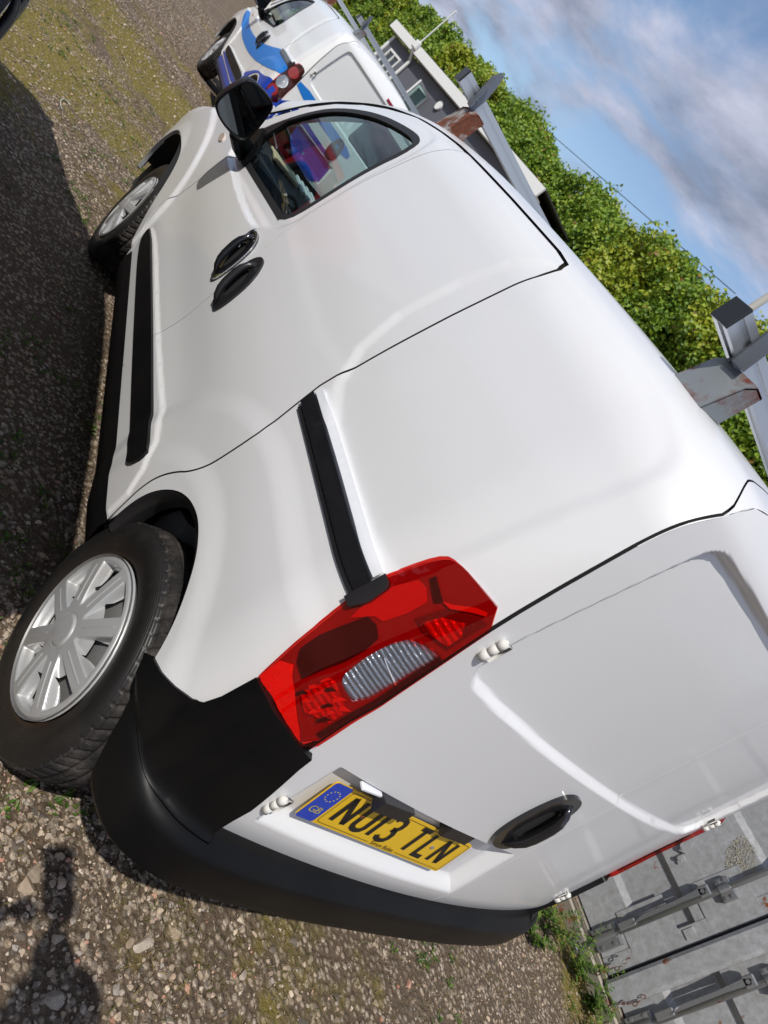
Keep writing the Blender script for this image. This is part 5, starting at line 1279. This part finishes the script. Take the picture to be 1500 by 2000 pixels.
# ------------------------------------------------------------------ grey building with white trim
mat('grey_wall', (.10, .105, .125), .7, bump=(60, .001, 3)); mat('white_trim', (.70, .71, .70), .5); mat('window_glass', (.02, .025, .03), .08, coat=.5); mat('roof_felt', (.05, .05, .05), .9)
def build_office():
    P1 = np.array([6.35, 26.8]); P2 = np.array([8.08, 17.8]); u = (P2 - P1) / np.linalg.norm(P2 - P1); L = 10.9; ang = math.atan2(u[1], u[0])
    e = empty('site_office', (P1[0], P1[1], .1), ang); tag(e, 'grey single storey building with white fascia and white framed windows', 'building')
    # local x runs along the visible wall towards the camera, local y points away from the camera side
    T_ = 4.2; wl = MB(); wins = [(.45, 1.45, 2.75, 3.55), (3.35, 4.25, 2.65, 3.50), (7.2, 8.2, 2.6, 3.45)]
    x = 0.
    for a, b, z0, z1 in wins: wl.box((x, 0, 0), (a, .2, T_ - .3)); wl.box((a, 0, 0), (b, .2, z0)); wl.box((a, 0, z1), (b, .2, T_ - .3)); x = b
    wl.box((x, 0, 0), (L, .2, T_ - .3)); wl.box((0, .2, 0), (.2, 2.6, T_ - .3)); wl.box((L - .2, .2, 0), (L, 2.6, T_ - .3)); wl.build('wall', 'grey_wall', e)
    r = MB(); r.box((-.25, -.22, T_ + .0), (L + .25, 2.8, T_ + .04)); r.build('roof', 'roof_felt', e)
    for a, b in ((-.28, 1.97), (2.02, L + .28)):
        f_ = MB(); f_.box((a, -.28, T_ - .28), (b, -.22, T_ + .02), .005); f_.box((a, -.22, T_ - .27), (b, 0, T_ - .25)); f_.build('fascia_board', 'white_trim', e)
    c = MB(); c.box((-.05, -.04, 0), (.10, .0, T_ - .33)); c.build('corner_trim', 'white_trim', e)
    d = MB(); d.tube([(2.0, -.08, 0), (2.0, -.08, T_ - .5), (2.0, -.24, T_ - .3), (2.0, -.32, T_ - .1)], .055, 10); d.build('downpipe', 'white_trim', e)
    h = MB(); h.box((1.86, -.42, T_ - .20), (2.14, -.29, T_ + .08), .03); h.build('hopper_head', 'white_trim', e)
    for i, (a, b, z0, z1) in enumerate(wins):
        w_ = MB(); t = .07
        for q in (((a, -.03, z0), (b, .05, z0 + t)), ((a, -.03, z1 - t), (b, .05, z1)), ((a, -.03, z0 + t), (a + t, .05, z1 - t)), ((b - t, -.03, z0 + t), (b, .05, z1 - t))): w_.box(*q)
        if i == 0: w_.box((a + (b - a) / 2 - .03, -.03, z0 + t), (a + (b - a) / 2 + .03, .05, z1 - t))
        w_.box((a - .06, -.10, z0 - .06), (b + .06, -.031, z0 - .005)); fr = w_.build('window', 'white_trim', e)
        p = MB(); p.box((a + t, .02, z0 + t), (b - t, .03, z1 - t)); p.build('pane', 'window_glass', fr)
        if i == 1:   # casement standing open
            s_ = MB(); M = Matrix.Translation((b, -.03, 0)) @ Matrix.Rotation(math.radians(-68), 4, 'Z')
            for q in (((0, -.03, z0), (.85, .03, z0 + .08)), ((0, -.03, z1 - .08), (.85, .03, z1)), ((0, -.03, z0 + .08), (.08, .03, z1 - .08)), ((.77, -.03, z0 + .08), (.85, .03, z1 - .08))): s_.box(*q, M=M)
            sh = s_.build('open_sash', 'white_trim', fr); p = MB(); p.box((.08, -.005, z0 + .08), (.77, .005, z1 - .08), M=M); p.build('sash_pane', 'car_glass', sh)
    m_ = MB(); m_.tube([(2.02, -.34, T_), (2.02, -.34, T_ + 1.5)], .024, 8); m_.tube([(1.90, -.34, T_ + 1.46), (2.16, -.34, T_ + 1.46)], .010, 6); m_.tube([(1.92, -.46, T_ + 1.36), (1.92, -.22, T_ + 1.36)], .008, 6); m_.build('aerial_mast', 'white_trim', e)
    s_ = MB(); s_.tube([(5.0, -.02, 3.55), (5.0, -.08, 3.55)], .15, 18); s_.build('round_lamp', 'white_trim', e)
build_office()

# ------------------------------------------------------------------ shipping container, door end towards the van
def cont_fn(m, nt, b):
    c = N(nt, 'ShaderNodeTexCoord'); v = c.outputs['Object']; a = noise(nt, 2.2, 6, .6, vec=v); f_ = noise(nt, 26, 6, .7, vec=v); s_ = noise(nt, 8, 6, .68, vec=v)
    col = mixc(nt, a.outputs['Fac'], (.25, .26, .27), (.40, .41, .43))
    col = mixc(nt, ramp(nt, f_.outputs['Fac'], [(.35, (0, 0, 0)), (.68, (.65, .65, .65))]).outputs[0], col, (.17, .165, .15))
    rust = ramp(nt, s_.outputs['Fac'], [(.63, (0, 0, 0)), (.68, (1, 1, 1))])
    ru = mixc(nt, f_.outputs['Fac'], (.10, .03, .012), (.26, .09, .03)); LK(nt, mixc(nt, rust.outputs[0], col, ru), b.inputs['Base Color'])
    bp = N(nt, 'ShaderNodeBump'); bp.inputs['Distance'].default_value = .0012; LK(nt, f_.outputs['Fac'], bp.inputs['Height']); LK(nt, bp.outputs[0], b.inputs['Normal'])
mat('container_paint', (.3, .3, .3), .42, spec=.5, fn=cont_fn); mat('rod_steel', (.3, .31, .32), .35, metal=.55, fn=rust_fn(.33, .38, (.20, .07, .03), (.34, .35, .36), 18))
mat('flaked_paint', (.33, .31, .25), .9, bump=(120, .004, 5))
mat('sill_paint', (.3, .28, .24), .6, fn=rust_fn(.38, .44, (.20, .07, .03), (.34, .31, .26), 9))
def build_container():
    X0 = 2.72; e = empty('shipping_container', (X0, 0, -.02)); tag(e, 'weathered grey shipping container with its door end and locking rods facing the van', 'container')
    # local: x into the container, y as world, z up
    yl, yr = .70, -1.74; Ht = 2.59
    f_ = MB()
    for a, b in ((yl, yl - .13), (yr + .13, yr)): f_.box((-.02, a, .0), (.16, b, Ht), .008)
    f_.box((-.015, yl - .13, Ht - .16), (.14, yr + .13, Ht - .01), .006); f_.build('door_frame', 'container_paint', e)
    f_ = MB(); f_.box((-.045, yl - .13, .0), (.14, yr + .13, .095), .010); f_.box((-.020, yl - .13, .097), (.12, yr + .13, .125), .004); f_.build('door_sill', 'sill_paint', e)
    # corrugated sides, roof, floor
    s_ = MB(); n = 42
    for yy, sg in ((yl, -1), (yr, 1)):
        V = []; 
        for k in range(n * 2 + 1):
            x = .16 + 5.7 * k / (n * 2); d = (0 if (k % 4) < 2 else .034) * sg; V += [(x, yy + d, .12), (x, yy + d, Ht - .08)]
        s_.add(V, [(2 * i, 2 * i + 2, 2 * i + 3, 2 * i + 1) for i in range(n * 2)])
    s_.build('side_wall', 'container_paint', e); r = MB(); r.box((0, yl, Ht - .03), (5.9, yr, Ht)); r.box((0.16, yl - .04, .12), (5.9, yr + .04, .17)); r.box((5.85, yl, .0), (5.95, yr, Ht - .03)); r.build('roof', 'container_paint', e)
    seam = -.505
    for li, (a, b, lab) in enumerate(((yl - .145, seam + .008, 'left door leaf'), (seam - .008, yr + .145, 'right door leaf'))):
        # pressed leaf: profile runs up the door, recesses between flat bands
        z = .135; prof = [(0, z)]; bands = [(.395, .66), (1.155, 1.42), (1.915, 2.18)]
        for z0, z1 in bands: prof += [(0, z0 - .028), (.032, z0 + .010), (.032, z1 - .012), (0, z1 + .022)]
        prof += [(0, Ht - .19)]; m_ = .085; d = MB(); V = []
        lo, hi = min(a, b), max(a, b)
        for yy in (lo + m_, hi - m_):
            for x, zz in prof: V.append((x, yy, zz))
        k = len(prof); d.add(V, [(i, i + 1, k + i + 1, k + i) for i in range(k - 1)])
        for y0, y1 in ((lo, lo + m_), (hi - m_, hi)): d.box((-.004, y0, .13), (.05, y1, Ht - .185), .003)
        d.add([(0.03, lo + m_, .13), (.03, hi - m_, .13), (.03, hi - m_, Ht - .19), (.03, lo + m_, Ht - .19)], [(0, 1, 2, 3)])
        dl = d.build('door_leaf', 'container_paint', e); dl['label'] = lab
        rods = ((-.335, 1), (.36, 0)) if li == 0 else ((-.745, 1), (-1.36, 0))
        for ry, near in rods:
            t = MB(); t.tube([(-.048, ry, -.005), (-.048, ry, Ht - .02)], .0148, 14); rd_ = t.build('locking_rod', 'rod_steel', dl, True)
            for zz in (.03, Ht - .09):
                c = MB(); c.tube([(-.048, ry, zz - .03), (-.048, ry, zz + .03)], .026, 12); c.box((-.085, ry - .012, zz - .018), (-.03, ry + .038, zz + .012), .004); c.build('rod_cam', 'rod_steel', dl)
                c = MB(); c.box((-.062, ry + .045, zz - .03), (-.020, ry + .065, zz + .035), .004); c.build('cam_keeper', 'sill_paint', dl)
            for zz, hh in ((.205, .062), (.905, .028), (1.75, .028)):
                c = MB(); c.tube([(-.048, ry, zz - hh), (-.048, ry, zz + hh)], .0215, 14); c.box((-.040, ry - .055, zz - hh - .01), (-.004, ry + .055, zz + hh + .01), .003)
                for q in (-.040, .040):
                    for w_ in (-hh * .6, hh * .6): c.tube([(-.038, ry + q, zz + w_), (-.048, ry + q, zz + w_)], .0085, 6)
                c.build('rod_bracket', 'rod_steel', dl)
            h = MB(); s__ = 1
            hz = .80
            h.box((-.075, ry - .004, hz - .025), (-.040, ry + .05, hz + .035), .006); h.tube([(-.082, ry + .022, hz), (-.030, ry + .022, hz)], .011, 8)
            h.prism([(ry + .030, hz + .02), (ry + .040, hz - .02), (ry + .030, hz - .16), (ry + .028, hz - .34), (ry + .005, hz - .42), (ry + .008, hz - .30), (ry + .012, hz - .12), (ry + .008, hz + .01)], -.075, -.063, lambda u, v, w_: (w_, u, v)); h.box((-.070, ry - .004, hz - .50), (-.030, ry + .034, hz - .40), .005)
            h.build('rod_handle', 'rod_steel', dl)
        g = MB()
        yb = (lo if li == 0 else hi)
        # hasp and keeper bolted to the flat band
        if li == 0:
            g.box((-.014, -.145, .735), (-.003, -.105, .785), .003); g.tube([(-.014, -.125, .76), (-.030, -.125, .76)], .012, 8)
            g.prism([(-.085, .775), (-.060, .80), (-.030, .86), (-.045, .89), (-.085, .86), (-.115, .80)], -.022, -.008, lambda u, v, w_: (w_, u, v)); g.tube([(-.022, -.085, .80), (-.034, -.085, .80)], .009, 8)
            g.box((-.006, -.24, .30), (-.001, -.44, .58), .001); g.box((-.006, -.25, 1.0 - .26), (-.001, -.44, 1.02), .001)
        g.box((-.012, yb - (.05 if li else -.02), .60), (-.003, yb - (.10 if li else -.07), .66), .003)
        g.build('hasp_plate', 'container_paint', dl)
    # cover strip over the joint
    c = MB(); c.box((-.058, seam - .010, .10), (-.006, seam - .135, Ht - .19), .018); c.build('joint_cover', 'container_paint', e)
    # rubber gasket
    c = MB(); c.box((-.002, seam + .0075, .13), (.03, seam - .0075, Ht - .19)); c.build('door_gasket', 'black_rubber', e)
    # chains hanging by the sill
    for y0, z0, n_ in ((-.475, .10, 8), (-.640, .12, 7)):
        ch = MB()
        for k in range(n_):
            zz = z0 + k * .027; yy = y0 + .012 * math.sin(k * 1.1); R_ = .0135
            q = [np.array([-.066 + (.008 * math.cos(t) if k % 2 else 0), yy + (0 if k % 2 else .008 * math.cos(t)), zz + R_ * math.sin(t)]) for t in np.linspace(0, 2 * math.pi, 11)]
            ch.tube(q, .0028, 5, caps=False)
        ch.build('chain', 'rusty_steel', e, True)
    # flaking paint patch
    g = np.random.default_rng(4); n_ = 1100; a = g.uniform(0, 6.283, n_); r_ = g.random(n_) ** .6; yy = -.245 + .11 * r_ * np.cos(a) ; zz = 1.035 + .085 * r_ * np.sin(a) + .5 * (yy + .245); P = np.c_[np.full(n_, -.0015), yy, zz]
    D = unit(np.c_[g.normal(0, .3, n_), g.normal(size=n_), g.normal(size=n_)]); U = unit(np.c_[-np.ones(n_), g.normal(0, .5, (n_, 2))]); Ln = g.uniform(.004, .011, n_)
    V, F = leaves(P, D, U, Ln, Ln * .9); o = make('flaking_paint', V, F, 'flaked_paint', e, False); o['kind'] = 'stuff'
build_container()

# ------------------------------------------------------------------ the person taking the picture (behind the camera; casts the shadow at the lower left)
def build_person():
    mat('jacket', (.03, .035, .05), .85); mat('trousers', (.04, .045, .07), .85); mat('skin', (.45, .27, .19), .5); mat('hair', (.05, .03, .02), .7); mat('shoe', (.02, .02, .02), .5)
    root = empty('person', (-1.80, -1.54, 0)); tag(root, 'person in dark jacket holding up a phone to photograph the white van', 'person')
    O = np.array([-1.80, -1.54, 0]); fw = np.array([.70, .71, 0]); rt = np.array([.71, -.70, 0]); up = np.array([0, 0, 1.])
    head = np.array([-1.745, -1.43, 1.60]); neck = np.array([-1.75, -1.45, 1.46]); chest = np.array([-1.74, -1.47, 1.27]); waist = np.array([-1.76, -1.50, 1.04]); hip = np.array([-1.78, -1.53, .90])
    J = []; Rr = []; E = []
    def add(p, r, par=None):
        J.append(np.array(p) - O); Rr.append(r)
        if par is not None: E.append((par, len(J) - 1))
        return len(J) - 1
    h = add(hip, (.17, .12)); w_ = add(waist, (.16, .115), h); c = add(chest, (.19, .13), w_); sh = add(chest + up * .12, (.15, .10), c); n_ = add(neck, (.062, .062), sh); hb = add(head - up * .04, (.075, .085), n_); ht = add(head + up * .07, (.080, .092), hb)
    hands = []
    for s_ in (-1, 1):
        S0 = add(chest + up * .13 + rt * s_ * (.25 if s_ > 0 else .17), (.075, .075), sh); el = (np.array([-1.46, -1.42, 1.31]) if s_ > 0 else np.array([-1.90, -1.25, 1.27])); e1 = add(el, (.085, .085), S0)
        wr = np.array([-1.645, -1.215, 1.455]) if s_ > 0 else np.array([-1.80, -1.16, 1.445]); w1 = add(wr, (.048, .044), e1); pm = wr + (np.array([.0, .035, .02]) if s_ > 0 else np.array([.040, .005, .015])); p1 = add(pm, (.036, .020), w1); hands.append((s_, pm))
        hh = add(hip + rt * s_ * .10 - up * .06, (.095, .10), h); k = add(hip + rt * s_ * .13 - up * .45 + fw * .03, (.062, .065), hh); a = np.array([*(hip + rt * s_ * .15 - fw * .03)[:2], .09]); a1 = add(a, (.042, .045), k); t_ = add(a + fw * .16 - up * .05, (.042, .030), a1)
    me = bpy.data.meshes.new('body'); me.from_pydata([tuple(j) for j in J], E, []); o = bpy.data.objects.new('body', me); COL.objects.link(o); o.parent = root
    sk = o.modifiers.new('skin', 'SKIN'); sd = o.modifiers.new('sub', 'SUBSURF'); sd.levels = 2; sd.render_levels = 2
    for i, v in enumerate(me.skin_vertices[0].data): v.radius = Rr[i]; v.use_root = (i == 0)
    me.materials.append(MATS['jacket'])
    dg = bpy.context.evaluated_depsgraph_get(); ev = o.evaluated_get(dg); m2 = bpy.data.meshes.new_from_object(ev); o.modifiers.clear(); o.data = m2; m2.materials.clear()
    for k in ('jacket', 'trousers', 'skin', 'shoe'): m2.materials.append(MATS[k])
    for p in m2.polygons:
        z = p.center.z; q = np.array(p.center) + O; dh = min(np.linalg.norm(q - pm) for _, pm in hands); p.use_smooth = True
        p.material_index = 3 if z < .12 else 1 if z < .93 else 2 if (z > 1.46 and np.linalg.norm(q - head) < .2) or dh < .08 else 0
    H0 = head - O
    g = MB()   # hair cap
    V = []; n1, n2 = 10, 20
    for i in range(n1 + 1):
        t = math.pi * .52 * i / n1
        for k in range(n2):
            a = 2 * math.pi * k / n2; d = math.sin(t) * (math.cos(a) * rt + math.sin(a) * fw) + math.cos(t) * up; d = d * [1, 1, 1]; b_ = .012 * (1 if math.sin(a) < .3 else -.6) * math.sin(t); V.append(H0 + up * .035 + d * (.098 + b_) * np.array([1, 1, 1.12]))
    g.add(V, [(i * n2 + k, (i + 1) * n2 + k, (i + 1) * n2 + (k + 1) % n2, i * n2 + (k + 1) % n2) for i in range(n1) for k in range(n2)]); g.build('hair', 'hair', root, True)
    f_ = MB()
    f_.tube([H0 + fw * .088 + up * .01, H0 + fw * .112 - up * .02, H0 + fw * .092 - up * .035], [.008, .013, .010], 8)
    for s_ in (-1, 1): f_.tube([H0 + rt * s_ * .084 + up * .02, H0 + rt * s_ * .094 - up * .0, H0 + rt * s_ * .086 - up * .03], [.010, .016, .008], 8)
    f_.tube([H0 + fw * .088 - rt * .022 - up * .06, H0 + fw * .094 - up * .062, H0 + fw * .088 + rt * .022 - up * .06], .006, 6); f_.build('face', 'skin', root, True)
    ey = MB()
    for s_ in (-1, 1): ey.tube([H0 + fw * .075 + rt * s_ * .032 + up * .022, H0 + fw * .092 + rt * s_ * .032 + up * .022], .011, 8)
    ey.build('eyes', 'white_plastic', root, True)
    fg = MB()
    for s_, pm in hands:
        b_ = pm - O
        for k, ln in enumerate((.070, .078, .073, .058)):
            p0 = b_ + up * (.026 - .018 * k) + fw * .002; p1 = p0 + fw * .018 - rt * s_ * .004; p2 = p1 + fw * .010 - rt * s_ * .026; p3 = p2 - rt * s_ * (ln - .055) - fw * .004; fg.tube([p0, p1, p2, p3], [.0095, .009, .008, .0065], 7)
        fg.tube([b_ + up * .03, b_ + up * .045 - rt * s_ * .01 - fw * .004, b_ + up * .038 - rt * s_ * .045 - fw * .006], [.011, .010, .008], 7)
    fg.build('fingers', 'skin', root, True)
    # the phone itself lies behind the lens, held flat to the line of sight
    ph = MB(); Rw = RR.T; M = np.eye(4); M[:3, :3] = np.c_[Rw[:, 0], Rw[:, 1], Rw[:, 2]]; M[:3, 3] = CC
    ph.box((-.012, -.080, -.013), (.064, .080, -.004), .003, M=M); o = ph.build('phone', 'satin_black'); tag(o, 'black phone held up in both hands by the photographer', 'phone')
build_person()
